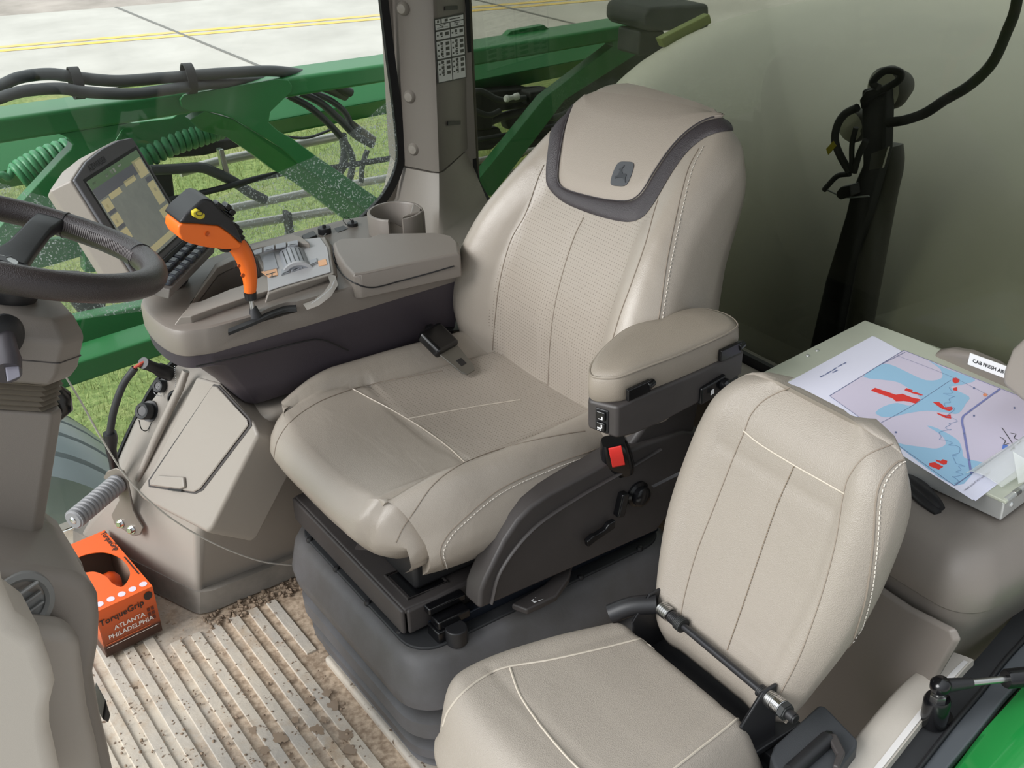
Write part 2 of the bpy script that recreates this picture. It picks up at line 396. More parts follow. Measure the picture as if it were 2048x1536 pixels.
dp = [U(a, b, 'y', .893) for a, b in cr2(bnd, 4)]+[U(a, b, 'y', .893) for a, b in spx if 215 < b < 600]+[U(150, 640, 'y', .893), U(-60, 600, 'y', .893)]
mk('dried_spray', face(dp), glass_mat('dried_spray_film', (.97, .97, .97), .0, speck), w1, smooth=0, label='speckled dried spray on the pane')
# rear window
w2 = empty('window_2', (WX, .1, .34), 'tinted green back window in a black rubber seal', 'window'); w2['kind'] = 'structure'
RZ = .335
def speck2(nt):
    tc = nt.nodes.new('ShaderNodeTexCoord'); L = nt.links
    mp = nt.nodes.new('ShaderNodeMapping'); mp.inputs['Scale'].default_value = (14, 14, 2.2); L.new(tc.outputs['Object'], mp.inputs['Vector'])
    n = nt.nodes.new('ShaderNodeTexNoise'); n.inputs['Scale'].default_value = 1.6; n.inputs['Detail'].default_value = 5; L.new(mp.outputs[0], n.inputs['Vector'])
    r = nt.nodes.new('ShaderNodeMapRange'); r.inputs['From Min'].default_value = .45; r.inputs['From Max'].default_value = .8; r.inputs['To Min'].default_value = .0; r.inputs['To Max'].default_value = .012; L.new(n.outputs['Fac'], r.inputs['Value'])
    return r.outputs[0], (.7, .72, .66, 1)
wy = [-1.1, -.6, 0, .15, .3, .45, .6, .75, .905]
mk('pane', loft([[V((wx(y), y, RZ)), V((wx(y), y, 1.5)), V((wx(y)+.005, y, 1.5)), V((wx(y)+.005, y, RZ))] for y in wy]), glass_mat('tinted_glass', (.585, .60, .545), .25, speck2), w2, smooth=60)
rs = [(933, -40), (941, 160), (950, 330), (968, 385), (1005, 430)]
rsp = [UP(a, b, WP-V((.006, 0, 0)), WN) for a, b in cr2(rs, 5)]
rsp += [V((wx(y)-.006, y, lerpt([(-.9, RZ+.01), (0, RZ+.02), (.6, .42)], y))) for y in (.6, .4, .2, .0, -.5, -.9)]
mk('rubber_seal', strip(rsp, (1, 0, 0), .028, .012, 1), M['seal'], w2, label='black rubber window seal')
# corner pillar between the two windows
pil = []
zz = [1.5, 1.2, .9, .66, .635]
def pill(px, ax, v, k): return U(px, 0, ax, v)
A0, A1 = U(783, 0, 'y', .905), U(800, 330, 'y', .905); B0, B1 = U(868, 0, 'y', .80), U(880, 345, 'y', .78); D0, D1 = UP(934, 0, WP, WN), UP(944, 340, WP, WN)
def along(p, q, z): return p+(q-p)*((z-p.z)/(q.z-p.z))
secs = []
for z in zz:
    a, b, d = along(A0, A1, z), along(B0, B1, z), along(D0, D1, z)
    b1 = b+(a-b).normalized()*.02; b2 = b+(d-b).normalized()*.02
    secs.append([a, b1, (b*2+b1+b2)/4, b2, d, V((.80, 1.0, z)), V((a.x+.02, 1.0, z))])
pl = empty('trim_3', (.62, .85, .6), 'taupe corner pillar between the side and back windows', 'pillar'); pl['kind'] = 'structure'
mk('post', loft(secs), M['beige_dk'], pl, smooth=50)
low = []
flare = [(.628, -.004), (.60, .004), (.55, .02), (.50, .05), (.46, .10), (.435, .16), (.42, .22)]
for z, e in flare:
    a, b, d = along(A0, A1, z), along(B0, B1, z), along(D0, D1, z)
    a = a+V((-e*1.0, 0, 0)); b = b+V((-e*.9, -e*1.2, 0)); d = d+V((0, -e*1.4, 0))
    b1 = b+(a-b).normalized()*.03; b2 = b+(d-b).normalized()*.03
    low.append([a, b1, (b*2+b1+b2)/4, b2, d, V((.80, 1.0, z)), V((a.x+.02, 1.0, z))])
mk('pillar_base', loft(low), M['beige'], pl, smooth=50, bev=0)
# ledge under the pillar, beside the console
struct('trim_4', prism([V((.21, .90, .44)), V((.21, .60, .44)), V((.34, .40, .44)), V((.46, .40, .44)), V((.86, .62, .44)), V((.86, .9, .44))], (0, 0, -.16)), M['beige'], label='beige side ledge beneath the corner pillar', cat='ledge', bev=.02, bseg=4)
mk('ledge_cover', prism(cr([V((.335, .45, .441)), V((.33, .545, .441)), V((.40, .60, .441)), V((.52, .58, .441)), V((.64, .50, .441)), V((.56, .44, .441)), V((.42, .42, .441))], 5, True), (0, 0, .012)), M['beige'], None, bev=.004, label='flush beige cover plate behind the cup holder', cat='cover')
for px, py in ((808, 16), (822, 192), (830, 297)):
    d = (A1-A0).cross(B0-A0).normalized(); d = d if d.dot(CAM-A0) > 0 else -d; p = UP(px, py, A0, d)
    mk('pillar_plug', lathe([(.0, .016), (.011, .015), (.0165, .009), (.0175, 0), (.0175, -.04)], p, d, 24), M['beige'], None, group='round plugs on the pillar',
       label={16: 'topmost round beige plug on the taupe corner pillar', 192: 'middle round beige plug on the taupe corner pillar', 297: 'lowest round beige plug on the taupe corner pillar'}[py], cat='plug')
# decal on the rear face of the pillar
dn = (D0-B0).normalized(); up = (along(B0, B1, 1.0)-along(B0, B1, .7)).normalized(); nn = dn.cross(up).normalized()
if nn.y > 0: nn = -nn
fp = along(B0, B1, .9)
def dpt(px, py, off): return UP(px, py, fp+nn*off, nn)
dec = empty('operating_decal', dpt(900, 95, .001), 'white pictogram decal with black rows on the corner pillar', 'decal')
def quad(x0, y0, x1, y1, off):
    # decal frame: u right, v down in 0..1, corners surveyed
    tl, tr, br, bl = dpt(868, 38, off), dpt(928, 26, off), dpt(933, 156, off), dpt(876, 168, off)
    f = lambda u, v: (tl*(1-u)+tr*u)*(1-v)+(bl*(1-u)+br*u)*v
    return [f(x0, y0), f(x1, y0), f(x1, y1), f(x0, y1)]
mk('backing', prism(quad(0, 0, 1, 1, .0015), nn*-.001), M['black'], dec, smooth=0)
wp = [quad(.03, .02, .2, .085, .002), quad(.24, .02, .97, .085, .002), quad(.03, .1, .49, .98, .002), quad(.52, .1, .97, .98, .002)]
mk('white_field', J(*[face(q) for q in wp]), M['white'], dec, smooth=0)
bk = []
for c0, c1, ys in ((.03, .49, (.175, .325, .62)), (.52, .97, (.175, .325, .62))):
    for y in ys: bk.append(quad(c0, y, c1, y+.028, .0025))
    bk.append(quad(c0+.05, .147, c1-.05, .152, .0025)); bk.append(quad(c0+.2, .132, c0+.26, .155, .0025)); bk.append(quad(c0+.13, .112, c0+.33, .124, .0025))
    for y in (.25, .40, .48, .56, .69, .77, .85):
        bk.append(quad(c0+.03, y-.002, c0+.085, y+.024, .0025))
        bk.append(quad(c0+.13, y-.03, c0+.215, y+.012, .0025)); bk.append(quad(c0+.16, y+.022, c0+.22, y+.042, .0025))
        bk.append(quad(c0+.3, y-.022, c0+.42, y+.028, .0025))
bk += [quad(.09, .035, .15, .07, .0025), quad(.34, .03, .44, .07, .0025), quad(.5, .045, .85, .06, .0025)]
mk('pictograms', J(*[face(q) for q in bk]), M['black'], dec, smooth=0)
for k, (px, py) in enumerate(((902, 17), (908, 247))):
    mk('slot_clip', prism([dpt(px-13, py-4, .001), dpt(px+12, py-6, .001), dpt(px+12, py+2, .001), dpt(px-13, py+4, .001)], nn*.002), M['black'], None, smooth=0,
       label=['small dark clip slot above the white decal', 'small dark clip slot below the white decal'][k], cat='clip slot', group='clip slots on the pillar')
# ================================================================= OUTSIDE
GZ = -1.6
def grass_mat():
    m = bpy.data.materials.new('grass_ground'); m.use_nodes = True; nt = m.node_tree; b = nt.nodes['Principled BSDF']; L = nt.links
    tc = nt.nodes.new('ShaderNodeTexCoord')
    def noise(s, d=5):
        n = nt.nodes.new('ShaderNodeTexNoise'); n.inputs['Scale'].default_value = s; n.inputs['Detail'].default_value = d; n.inputs['Roughness'].default_value = .7
        L.new(tc.outputs['Object'], n.inputs['Vector']); return n.outputs['Fac']
    r = nt.nodes.new('ShaderNodeValToRGB'); e = r.color_ramp.elements
    e[0].position = .3; e[0].color = s2l((88, 108, 56)); e[1].position = .5; e[1].color = s2l((122, 142, 76))
    x = e.new(.66); x.color = s2l((152, 164, 102)); L.new(noise(22, 8), r.inputs['Fac'])
    r2 = nt.nodes.new('ShaderNodeValToRGB'); r2.color_ramp.elements[0].position = .5; r2.color_ramp.elements[1].position = .75; r2.color_ramp.elements[0].color = (0, 0, 0, 1); r2.color_ramp.elements[1].color = (.7, .7, .7, 1)
    L.new(noise(1.6), r2.inputs['Fac'])
    mx = nt.nodes.new('ShaderNodeMix'); mx.data_type = 'RGBA'; L.new(r2.outputs['Color'], mx.inputs['Factor']); L.new(r.outputs['Color'], mx.inputs['A']); mx.inputs['B'].default_value = s2l((188, 178, 126))
    L.new(mx.outputs['Result'], b.inputs['Base Color']); b.inputs['Roughness'].default_value = .9
    bp = nt.nodes.new('ShaderNodeBump'); bp.inputs['Strength'].default_value = .6; bp.inputs['Distance'].default_value = .05; L.new(noise(40), bp.inputs['Height']); L.new(bp.outputs['Normal'], b.inputs['Normal'])
    return m
M['grass'] = grass_mat()
tag(mk('grass_ground', face([(-40, -40, GZ), (60, -40, GZ), (60, 60, GZ), (-40, 60, GZ)]), M['grass'], smooth=0), 'green grass verge between the machine and the road', 'grass', kind='structure')
# blades of grass in the strip seen between the boom and the cab
gb = []
random.seed(11)
for i in range(42000):
    x, y = random.uniform(-.8, 6), random.uniform(2.8, 8.6)
    h = random.uniform(.03, .075); a = random.uniform(0, 6.28); w = .0032; dx, dy = cos(a)*w, sin(a)*w; lx, ly = random.gauss(0, .02), random.gauss(0, .02)
    gb.append((x, y, dx, dy, lx, ly, h))
gv, gf = [], []
for x, y, dx, dy, lx, ly, h in gb:
    k = len(gv); gv += [(x-dx, y-dy, GZ), (x+dx, y+dy, GZ), (x+lx, y+ly, GZ+h)]; gf.append((k, k+1, k+2))
M['blade'] = mat('grass_blade', (128, 146, 82), .8, rgb2=(150, 158, 100), nscale=3)
tag(mk('grass_blades', (gv, gf), M['blade'], smooth=0), 'short grass blades standing on the verge beyond the window', 'grass', kind='stuff')
tag(mk('bounce_ground', face([(-40, -40, GZ+.01), (60, -40, GZ+.01), (60, -1.9, GZ+.01), (-40, -1.9, GZ+.01)]), mat('bounce_concrete', (170, 166, 160), .9, noise=.1, nscale=1), smooth=0), 'unseen pale ground added on the door side for neutral bounce light', 'bounce_ground', kind='structure')  # unseen ground, added so light bounced in at the door stays neutral
# road
r0, r1 = U(0, 101, 'z', GZ), U(1190, 0, 'z', GZ); rd = (r1-r0); rd.z = 0; rd.normalize(); rn = V((-rd.y, rd.x, 0))
if rn.y < 0: rn = -rn
e0 = U(690, 134, 'z', GZ); near = (e0-r0).dot(rn); f0 = U(0, 34, 'z', GZ); far = (f0-r0).dot(rn)
def rp(a, b, z=.02): return r0+rd*a+rn*b+V((0, 0, z))
M['concrete'] = mat('road_concrete', (200, 195, 188), .85, rgb2=(180, 175, 168), nscale=.9, bump=.2, bscale=40)
M['shoulder'] = mat('road_shoulder', (182, 170, 162), .9, rgb2=(150, 140, 132), nscale=1.5)
M['lane'] = mat('yellow_lane_paint', (236, 196, 88), .7, rgb2=(214, 190, 130), nscale=2)
M['joint'] = mat('road_joint', (120, 118, 114), .9)
rv, rm = [], []
def radd(vf, k):
    rv.append(vf); rm.extend([k]*len(vf[1]))
radd(face([rp(-40, near, .012), rp(60, near, .012), rp(60, far, .012), rp(-40, far, .012)]), 0)
radd(face([rp(-40, far, .008), rp(60, far, .008), rp(60, far+4.5, .008), rp(-40, far+4.5, .008)]), 1)
radd(face([rp(-40, far+4.5, .008), rp(60, far+4.5, .008), rp(60, far+40, .008), rp(-40, far+40, .008)]), 0)
for o in (-.16, .07): radd(face([rp(-40, o, .016), rp(60, o, .016), rp(60, o+.13, .016), rp(-40, o+.13, .016)]), 2)
ja, jb = U(225, 15, 'z', GZ), U(510, 133, 'z', GZ); jd = (jb-ja); jd.z = 0
ua = (ja-r0).dot(rd); ub = (jb-r0).dot(rd); va = (ja-r0).dot(rn); vb = (jb-r0).dot(rn); sl = (ub-ua)/(vb-va)
for k in range(-3, 5):
    a = ua-va*sl+k*4.35
    radd(face([rp(a+near*sl, near, .018), rp(a+near*sl+.05, near, .018), rp(a+far*sl+.05, far, .018), rp(a+far*sl, far, .018)]), 3)
tag(mk('road', J(*rv), [M['concrete'], M['shoulder'], M['lane'], M['joint']], smooth=0, mi=rm), 'pale concrete road with a yellow double centre line', 'road', kind='structure')
# ---- sprayer boom alongside the cab
YB = 1.7
bo = empty('sprayer_boom', (0.3, YB, -.2), 'green folded sprayer boom with braces alongside the cab', 'boom')
mk('upper_chord', J(slab([(-90, 250), (0, 237), (785, 126), (942, 100), (1310, 40), (1310, 70), (943, 134), (785, 163), (0, 289), (-90, 303)], 'y', YB, .15)), M['green'], bo, bev=.012, bseg=3)
t = [U(a, b, 'y', 2.02) for a, b in ((-90, 362), (0, 345), (785, 197), (945, 163), (1240, 105))]; q = [p+V((0, .10, .095)) for p in t]
mk('rear_chord', prism(t+q[::-1], (0, .03, 0)), M['green'], bo, bev=.004)
mk('rear_chord_web', prism(t+[p+V((0, .06, -.07)) for p in t][::-1], (0, .03, 0)), M['green'], bo)
# gusset + brace on the right
gus = [(364, 215), (360, 200), (368, 190), (400, 184), (555, 158), (577, 160), (585, 172), (583, 184), (568, 198), (541, 224), (538, 245), (557, 262), (586, 278), (635, 314), (764, 402), (800, 440), (770, 452), (736, 422), (662, 372), (596, 327), (565, 298), (495, 254), (467, 238), (440, 228), (410, 223), (380, 223)]
mk('gusset_plate', slab(gus, 'y', YB-.012, .012), M['green'], bo, bev=.003)
br = [(410, 222), (467, 238), (565, 298), (662, 372), (736, 422), (775, 455), (740, 470), (690, 440), (600, 372), (550, 342), (500, 305), (455, 275), (405, 262), (380, 240)]
b3 = [U(a, b, 'y', YB+.0+(.055 if i > 5 else 0)) for i, (a, b) in enumerate(br)]
mk('diagonal_brace', prism(b3, (0, .05, 0)), M['green'], bo, bev=.003)
lg = [(118, 268), (136, 275), (146, 288), (142, 299), (125, 316), (45, 402), (-40, 500), (20, 520), (75, 470), (140, 420), (200, 330), (243, 262), (258, 246), (200, 254)]
mk('diagonal_brace', slab(lg, 'y', YB+.01, .05), M['green'], bo, bev=.003)
lg2 = [(253, 243), (265, 246), (345, 236), (360, 225), (420, 220), (400, 262), (300, 320), (215, 330), (220, 300)]
mk('gusset_plate', slab(lg2, 'y', YB+.22, .02), M['green'], bo, bev=.003)
mk('brace', slab([(1224, 82), (1226, 92), (1090, 195), (930, 392), (985, 392), (1130, 200), (1300, 92), (1300, 70)], 'y', YB+.02, .05), M['green'], bo, bev=.003)
mk('end_bracket', slab([(1008, 76), (1022, 62), (1088, 50), (1102, 60), (1102, 80), (1010, 92)], 'y', YB+.12, .03), M['green'], bo, bev=.003)
# lower rails seen below the console
mk('lower_rail', slab([(60, 672), (150, 640), (340, 600), (345, 615), (345, 652), (150, 704), (60, 728)], 'y', YB-.1, .06), M['green'], bo, bev=.006)
mk('lower_rail_lip', slab([(60, 728), (345, 648), (345, 656), (60, 740)], 'y', YB-.14, .05), M['green'], bo, bev=.003)
t = [U(a, b, 'y', YB-.28) for a, b in ((60, 748), (131, 732), (345, 664))]; lo = [U(a, b, 'y', YB-.28) for a, b in ((60, 800), (119, 782), (345, 705))]
mk('bottom_rail', prism(t+lo[::-1], (0, .12, .0)), M['green'], bo, bev=.008)
mk('hanger_bracket', slab([(168, 500), (198, 500), (199, 540), (190, 545), (170, 545)], 'y', YB+.05, .05), M['green'], bo, bev=.004)
mk('hanger_plate', slab([(70, 480), (168, 476), (168, 512), (90, 535), (40, 545)], 'y', YB+.08, .03), M['green'], bo, bev=.004)
# coil springs
def coil(pts, r, turns, wr, y, name):
    P0 = [U(a, b, 'y', y) for a, b in pts]; P = cr(P0, 12); N = turns*16; out = []
    for i in range(N+1):
        t = i/N*(len(P)-1); k = min(int(t), len(P)-2); c = P[k].lerp(P[k+1], t-k); d = (P[k+1]-P[k]).normalized(); u = d.cross(V((0, 1, 0))).normalized(); w = d.cross(u); a = i/16*2*pi
        out.append(c+u*(cos(a)*r)+w*(sin(a)*r))
    return out
M['green_s'] = mat('green_spring', (62, 132, 88), .4, noise=.1, nscale=8)
sp = coil([(38, 352), (85, 325), (150, 300)], .036, 9, .009, YB+.22, 's')
sp = cr([U(-30, 378, 'y', YB+.2), U(0, 350, 'y', YB+.2), U(18, 356, 'y', YB+.2)]+[sp[0]], 4)[:-1]+sp
mk('coil_spring', tube(sp, .0115, 8), M['green_s'], bo, smooth=60)
mk('coil_spring', tube(coil([(280, 308), (340, 280), (395, 262), (440, 246)], .041, 13, .009, YB+.26, 's'), .0125, 8), M['green_s'], bo, smooth=60)
# hoses over the chord
def hose(px, r, y, label, m='hose', name='hydraulic_hose', group='hoses and pipes on the boom', k=6):
    ys = y if isinstance(y, (list, tuple)) else [y]*len(px)
    return mk(name, tube(cr([U(a, b, 'y', v) for (a, b), v in zip(px, ys)], k), r, 12), M[m], None, smooth=60, label=label, cat='pipe' if 'pipe' in name else 'hose', group=group)
hose([(-40, 190), (0, 172), (40, 155), (100, 148), (160, 156), (230, 162), (300, 158), (375, 152), (450, 146), (540, 142), (600, 148), (650, 160), (700, 185)], .017, [YB-.02]*9+[YB, YB+.08, YB+.17, YB+.22], 'upper thick black hose lying on the green boom chord')
hose([(-40, 215), (0, 196), (50, 182), (120, 177), (170, 184), (260, 188), (330, 180), (400, 170), (480, 163), (560, 160), (640, 172), (690, 192)], .0165, [YB-.065]*6+[YB-.05, YB-.02, YB+.02, YB+.10, YB+.17, YB+.25], 'lower thick black hose lying on the green boom chord')
for k, (px, py) in enumerate(((152, 166), (378, 157))):
    c = U(px, py, 'y', YB-.02); d = (U(px+30, py-2, 'y', YB-.02)-c).normalized()
    lp = [c+V((0, 0, 1))*(.042*cos(a))+V((0, 1, 0))*(.028*sin(a)) for a in [i*2*pi/20 for i in range(20)]]
    sec = [[p+d*e*.014+(p-c).normalized()*q for e, q in ((-1, 0), (1, 0), (1, .004), (-1, .004))] for p in lp]
    vs, fs = loft(sec, True, False); n = len(sec); fs += [((n-1)*4+j, (n-1)*4+(j+1) % 4, (j+1) % 4, j) for j in range(4)]
    mk('hose_clamp', (vs, fs), M['rubber'], None, smooth=40, label=['black strap clamp around the thick hoses above the left brace', 'black strap clamp around the thick hoses above the right coil spring'][k], cat='clamp', group='hose clamps')
pt = [([(440, 421), (560, 397), (662, 376), (777, 356), (840, 345)], .0155, 'upper bright steel pipe below the speckled spray line'),
      ([(440, 458), (560, 438), (660, 422), (734, 410), (830, 395)], .0165, 'lower bright steel pipe just above the console'),
      ([(360, 345), (440, 322), (520, 305), (600, 288), (680, 272)], .017, 'bright steel pipe passing behind the right green brace'),
      ([(940, 325), (1060, 302), (1200, 275)], .014, 'upper grey pipe seen through the back window'),
      ([(940, 365), (1040, 342), (1200, 305)], .014, 'lower grey pipe seen through the back window'),
      ([(0, 520), (90, 500), (175, 478), (230, 470)], .017, 'grey pipe seen under the steering wheel rim')]
for px, r, l in pt: hose(px, r, YB+.46, l, 'pipe', 'spray_pipe')
for px, r, l in [([(300, 408), (420, 382), (546, 350), (660, 336), (810, 312)], .010, 'thin black rod slanting across the window behind the brace'),
                 ([(940, 282), (1020, 268), (1200, 235)], .009, 'thin black rod seen through the back window')]: hose(px, r, YB+.1, l, 'rubber', 'support_rod')
hs = [([(300, 340), (350, 338), (400, 335), (430, 345), (470, 365), (500, 385), (530, 400)], .017, 'bent black hose to the right of the monitor'),
      ([(575, 190), (620, 215), (660, 250), (690, 285), (705, 320), (700, 360)], .012, 'slim black hose leaving the gusset downward'),
      ([(600, 185), (640, 205), (680, 240), (710, 270), (745, 290)], .013, 'slim black hose beside the brown pipe'),
      ([(620, 182), (660, 200), (690, 225), (705, 255), (720, 262)], .011, 'topmost slim black hose under the chord'),
      ([(560, 272), (610, 276), (650, 264), (670, 255)], .005, 'thin grey cable sagging under the rear chord'),
      ([(684, 268), (690, 300), (686, 330), (678, 345)], .016, 'short black hose dropping past the steel pipe'),
      ([(735, 300), (725, 330), (722, 365)], .010, 'thin black hose dropping near the window seal'),
      ([(940, 265), (985, 240), (1050, 222), (1110, 215)], .018, 'thick brown hose seen through the back window'),
      ([(945, 195), (1000, 185), (1080, 178)], .014, 'dark hose high in the back window')]
for i, (px, r, l) in enumerate(hs): hose(px, r, YB+.12+.035*i, l)
mk('lift_pipe', tube([U(600, 178, 'y', YB+.40), U(745, 282, 'y', YB+.40)], .0195, 12), mat('brown_pipe', (104, 96, 90), .5), None, smooth=60, label='brown diagonal pipe below the right end of the chord', cat='pipe', group='hoses and pipes on the boom')
# clusters of fittings
for k, (pts, y, l) in enumerate([([(300, 345), (345, 340), (352, 400), (320, 410), (300, 400)], YB+.2, 'dark valve block between monitor and hose'),
        ([(945, 185), (1060, 175), (1065, 215), (990, 225), (985, 260), (950, 262)], YB+.3, 'dark valve cluster behind the back window'),
        ([(1060, 185), (1105, 178), (1122, 190), (1110, 212), (1062, 214)], YB+.18, 'black spray motor with a pale nut behind the back window'),
        ([(140, 602), (175, 590), (215, 598), (212, 622), (160, 630)], YB+.0, 'dark fitting above the lower green rail'),
        ([(330, 292), (400, 286), (500, 270), (500, 290), (410, 312), (335, 318)], YB+.3, 'dark valve bank behind the coil spring')]):
    mk('valve_block', slab(pts, 'y', y, .07), M['dk_mech'], None, bev=.01, label=l, cat='valve', group='fittings on the boom')
mk('nozzle_clamp', slab([(438, 300), (448, 298), (462, 352), (450, 356)], 'y', YB+.12, .03), M['steel'], None, bev=.004, label='grey clamp standing on the steel pipe', cat='clamp', group='fittings on the boom')
mk('nut_fitting', lathe([(0, 0), (.011, 0), (.014, .01), (.009, .02), (.009, .04), (.013, .045), (.013, .06), (0, .06)], U(1010, 198, 'y', YB+.14), (1, 0, 0), 12), M['white'], None, label='pale plastic nut beside the black spray motor', cat='nut', group='fittings on the boom')
for px, py in ((578, 432), (572, 470)):
    pass
c = U(577, 448, 'y', YB+.43)
mk('pipe_clip', box(c, (.02, .05, .10)), M['rubber'], None, bev=.006, label='black clip hanging on the lower steel pipe', cat='clip', group='fittings on the boom')
for k, (pts, y, l) in enumerate([([(925, 262), (1000, 255), (1010, 275), (985, 300), (930, 306)], YB+.34, 'low dark manifold beside the window seal in the back window'),
        ([(1010, 235), (1110, 205), (1115, 225), (1020, 262)], YB+.36, 'long dark manifold under the light green rear chord'),
        ([(925, 330), (1020, 310), (1010, 345), (930, 362)], YB+.5, 'lowest dark manifold between the grey pipes')]):
    mk('manifold', slab(pts, 'y', y, .06), M['dk_mech'], None, bev=.01, label=l, cat='manifold', group='fittings on the boom')
for px, r, l in (([(930, 190), (960, 182), (1000, 200), (1050, 196)], .012, 'looped black hose in front of the dark valve cluster'), ([(1060, 225), (1100, 235), (1130, 228), (1160, 205)], .013, 'black hose running up beside the rear brace'), ([(935, 215), (975, 230), (1000, 222)], .011, 'short black hose low in the back window')): hose(px, r, YB+.2, l)
mk('equipment_rack', slab([(1228, 84), (1320, 70), (1310, 150), (1200, 230), (1020, 330), (1000, 300), (1090, 205)], 'y', YB+.55, .04), M['dk_mech'], None, bev=.01, label='dark equipment rack behind the rear brace', cat='rack')
# boom cradle post with bolt
cp = empty('boom_cradle', U(1340, 60, 'y', 1.35), 'black cradle block with a bolt at the rear boom end', 'bracket')
mk('block', slab([(1292, 32), (1296, 18), (1312, 14), (1420, 8), (1420, 60), (1300, 64), (1290, 52)], 'y', 1.35, .22), M['rubber'], cp, bev=.03, bseg=4)
mk('leg', slab([(1280, 62), (1330, 60), (1330, 110), (1276, 112)], 'y', 1.4, .12), M['dk_mech'], cp, bev=.01)
c = U(1350, 20, 'y', 1.45)
mk('washer', cyl(c, c+V((0, 0, .006)), .05, n=24), M['steel'], cp); mk('bolt_head', cyl(c+V((0, 0, .006)), c+V((0, 0, .03)), .022, n=6), M['dk_mech'], cp, smooth=20)
mk('yellow_green_guard', slab([(1322, 78), (1420, 28), (1424, 46), (1330, 96)], 'y', 1.1, .03), mat('lime_guard', (110, 120, 60), .5), None, bev=.004, label='olive green guard strip between cradle block and tank', cat='guard')
# solution tank
TC, TR = V((2.03, .02, -.02)), V((1.02, 1.56, .95))
def sup(u, v):
    la = -pi/2+pi*v; lo = 2*pi*u; e1, e2 = .72, .8
    pw = lambda x, e: math.copysign(abs(x)**e, x)
    return V((TC.x+TR.x*pw(cos(la), e1)*pw(cos(lo), e2), TC.y+TR.y*pw(cos(la), e1)*pw(sin(lo), e2), TC.z+TR.z*pw(sin(la), e1)))
tk = mk('solution_tank', grid(sup, 72, 40), M['tank'], None, smooth=80, label='large rounded grey spray tank behind the back window', cat='tank')
mk('chassis_frame', J(box((1.85, 0, -1.35), (1.8, 1.2, .46))), M['dk_mech'], None, bev=.02, label='dark chassis frame below the tank', cat='frame')
mk('shade_screen', J(box((1.35, -1.16, -.3), (.9, .04, 2.2))), M['dk_mech'], None, bev=.01, label='added dark screen shading the tank beside the gap behind the cab', cat='panel')  # added out of view to keep side light off the lower tank
mk('shade_screen', J(box((1.25, 1.22, -.6), (.7, .04, 1.6))), M['dk_mech'], None, bev=.01, label='added dark screen shading the tank behind the corner pillar', cat='panel')  # second added screen, blocks light reaching the tank from the boom side
mk('dark_panel', box((.93, -.05, -.45), (.03, 1.9, 1.36)), mat('firewall_green', (20, 44, 30), .5), None, bev=.01, label='dark green panel between cab and tank', cat='panel')
# harness post behind the glass
XH = .94
ph = empty('harness_post', U(1650, 640, 'x', XH), 'black upright post with a metal flag behind the back window', 'post')
mk('post', slab([(1722, 180), (1762, 172), (1772, 178), (1768, 300), (1756, 345), (1735, 420), (1700, 520), (1650, 790), (1596, 790), (1650, 560), (1690, 430), (1700, 385), (1724, 330), (1722, 240)], 'x', XH, .03), M['dk_mech'], ph, bev=.006)
mk('flag_bracket', slab([(1742, 308), (1776, 294), (1764, 336), (1738, 340)], 'x', XH-.03, .006), M['steel'], ph)
mk('top_clip', slab([(1718, 200), (1730, 182), (1765, 172), (1772, 182), (1735, 200), (1722, 220)], 'x', XH-.02, .02), M['black'], ph, bev=.003)
def cab(px, r, l, x=XH-.03, m='rubber', nm='harness_cable'):
    mk(nm, tube(cr([U(a, b, 'x', x) for a, b in px], 6), r, 10), M[m], None, smooth=60, label=l, cat='cable', group='cables behind the back window')
cab([(1776, 245), (1810, 240), (1850, 226), (1890, 200), (1940, 170), (1985, 125), (2015, 60), (2030, 20), (2040, -40)], .0095, 'long corrugated black cable rising to the upper right corner')
cab([(1715, 215), (1690, 228), (1675, 250), (1670, 280), (1680, 310), (1700, 345)], .008, 'outer black cable bowing left of the post')
cab([(1712, 255), (1704, 290), (1704, 345)], .0055, 'inner thin black cable left of the post')
cab([(1732, 280), (1718, 310), (1708, 345)], .0065, 'black cable nearest to the post')
cab([(1700, 348), (1675, 352), (1655, 372), (1648, 380)], .0055, 'short looped black cable with a plug at the lower left')
cab([(1758, 175), (1745, 165), (1770, 142), (1800, 145), (1798, 160), (1770, 178)], .007, 'looped black cable on top of the post')
cab([(1650, 378), (1690, 394), (1738, 392)], .0018, 'thin grey wire under the looped cable', m='key')
mk('cable_plug', slab([(1672, 384), (1680, 374), (1700, 370), (1702, 392), (1680, 400), (1672, 394)], 'x', XH-.05, .03), M['black'], None, bev=.003, label='black plug at the foot of the cables', cat='plug')
mk('cable_tag', J(slab([(1652, 298), (1666, 282), (1672, 292), (1656, 310)], 'x', XH-.04, .002)), M['yellow'], None, label='small pale tag tied to the outer cable', cat='tag')
M['lampgrey'] = mat('lamp_grey', (84, 82, 76), .5)
M['bulb'] = mat('clear_dome', (190, 186, 170), .15, spec=.8)
for k, (px, py, r) in enumerate(((1778, 176, .042), (1712, 250, .034))):
    c = U(px, py, 'x', XH+.045); w = empty('work_lamp', c, ['round pale lamp behind the top of the post', 'round pale lamp behind the middle of the post'][k], 'lamp', 'work lamps behind the post')
    mk('housing', lathe([(0, .05), (r*.6, .045), (r, .01), (r, -.012), (r*.9, -.018)], c, (1, 0, 0), 28), M['lampgrey'], w)
    mk('stem', tube([c+V((0, 0, -.01)), U(1745, 262, 'x', XH+.02)], .008, 8), M['lampgrey'], w, smooth=60)
    mk('lens', lathe([(r*.9, -.018), (r*.6, -.026), (0, -.03)], c, (1, 0, 0), 28), M['tank'], w)
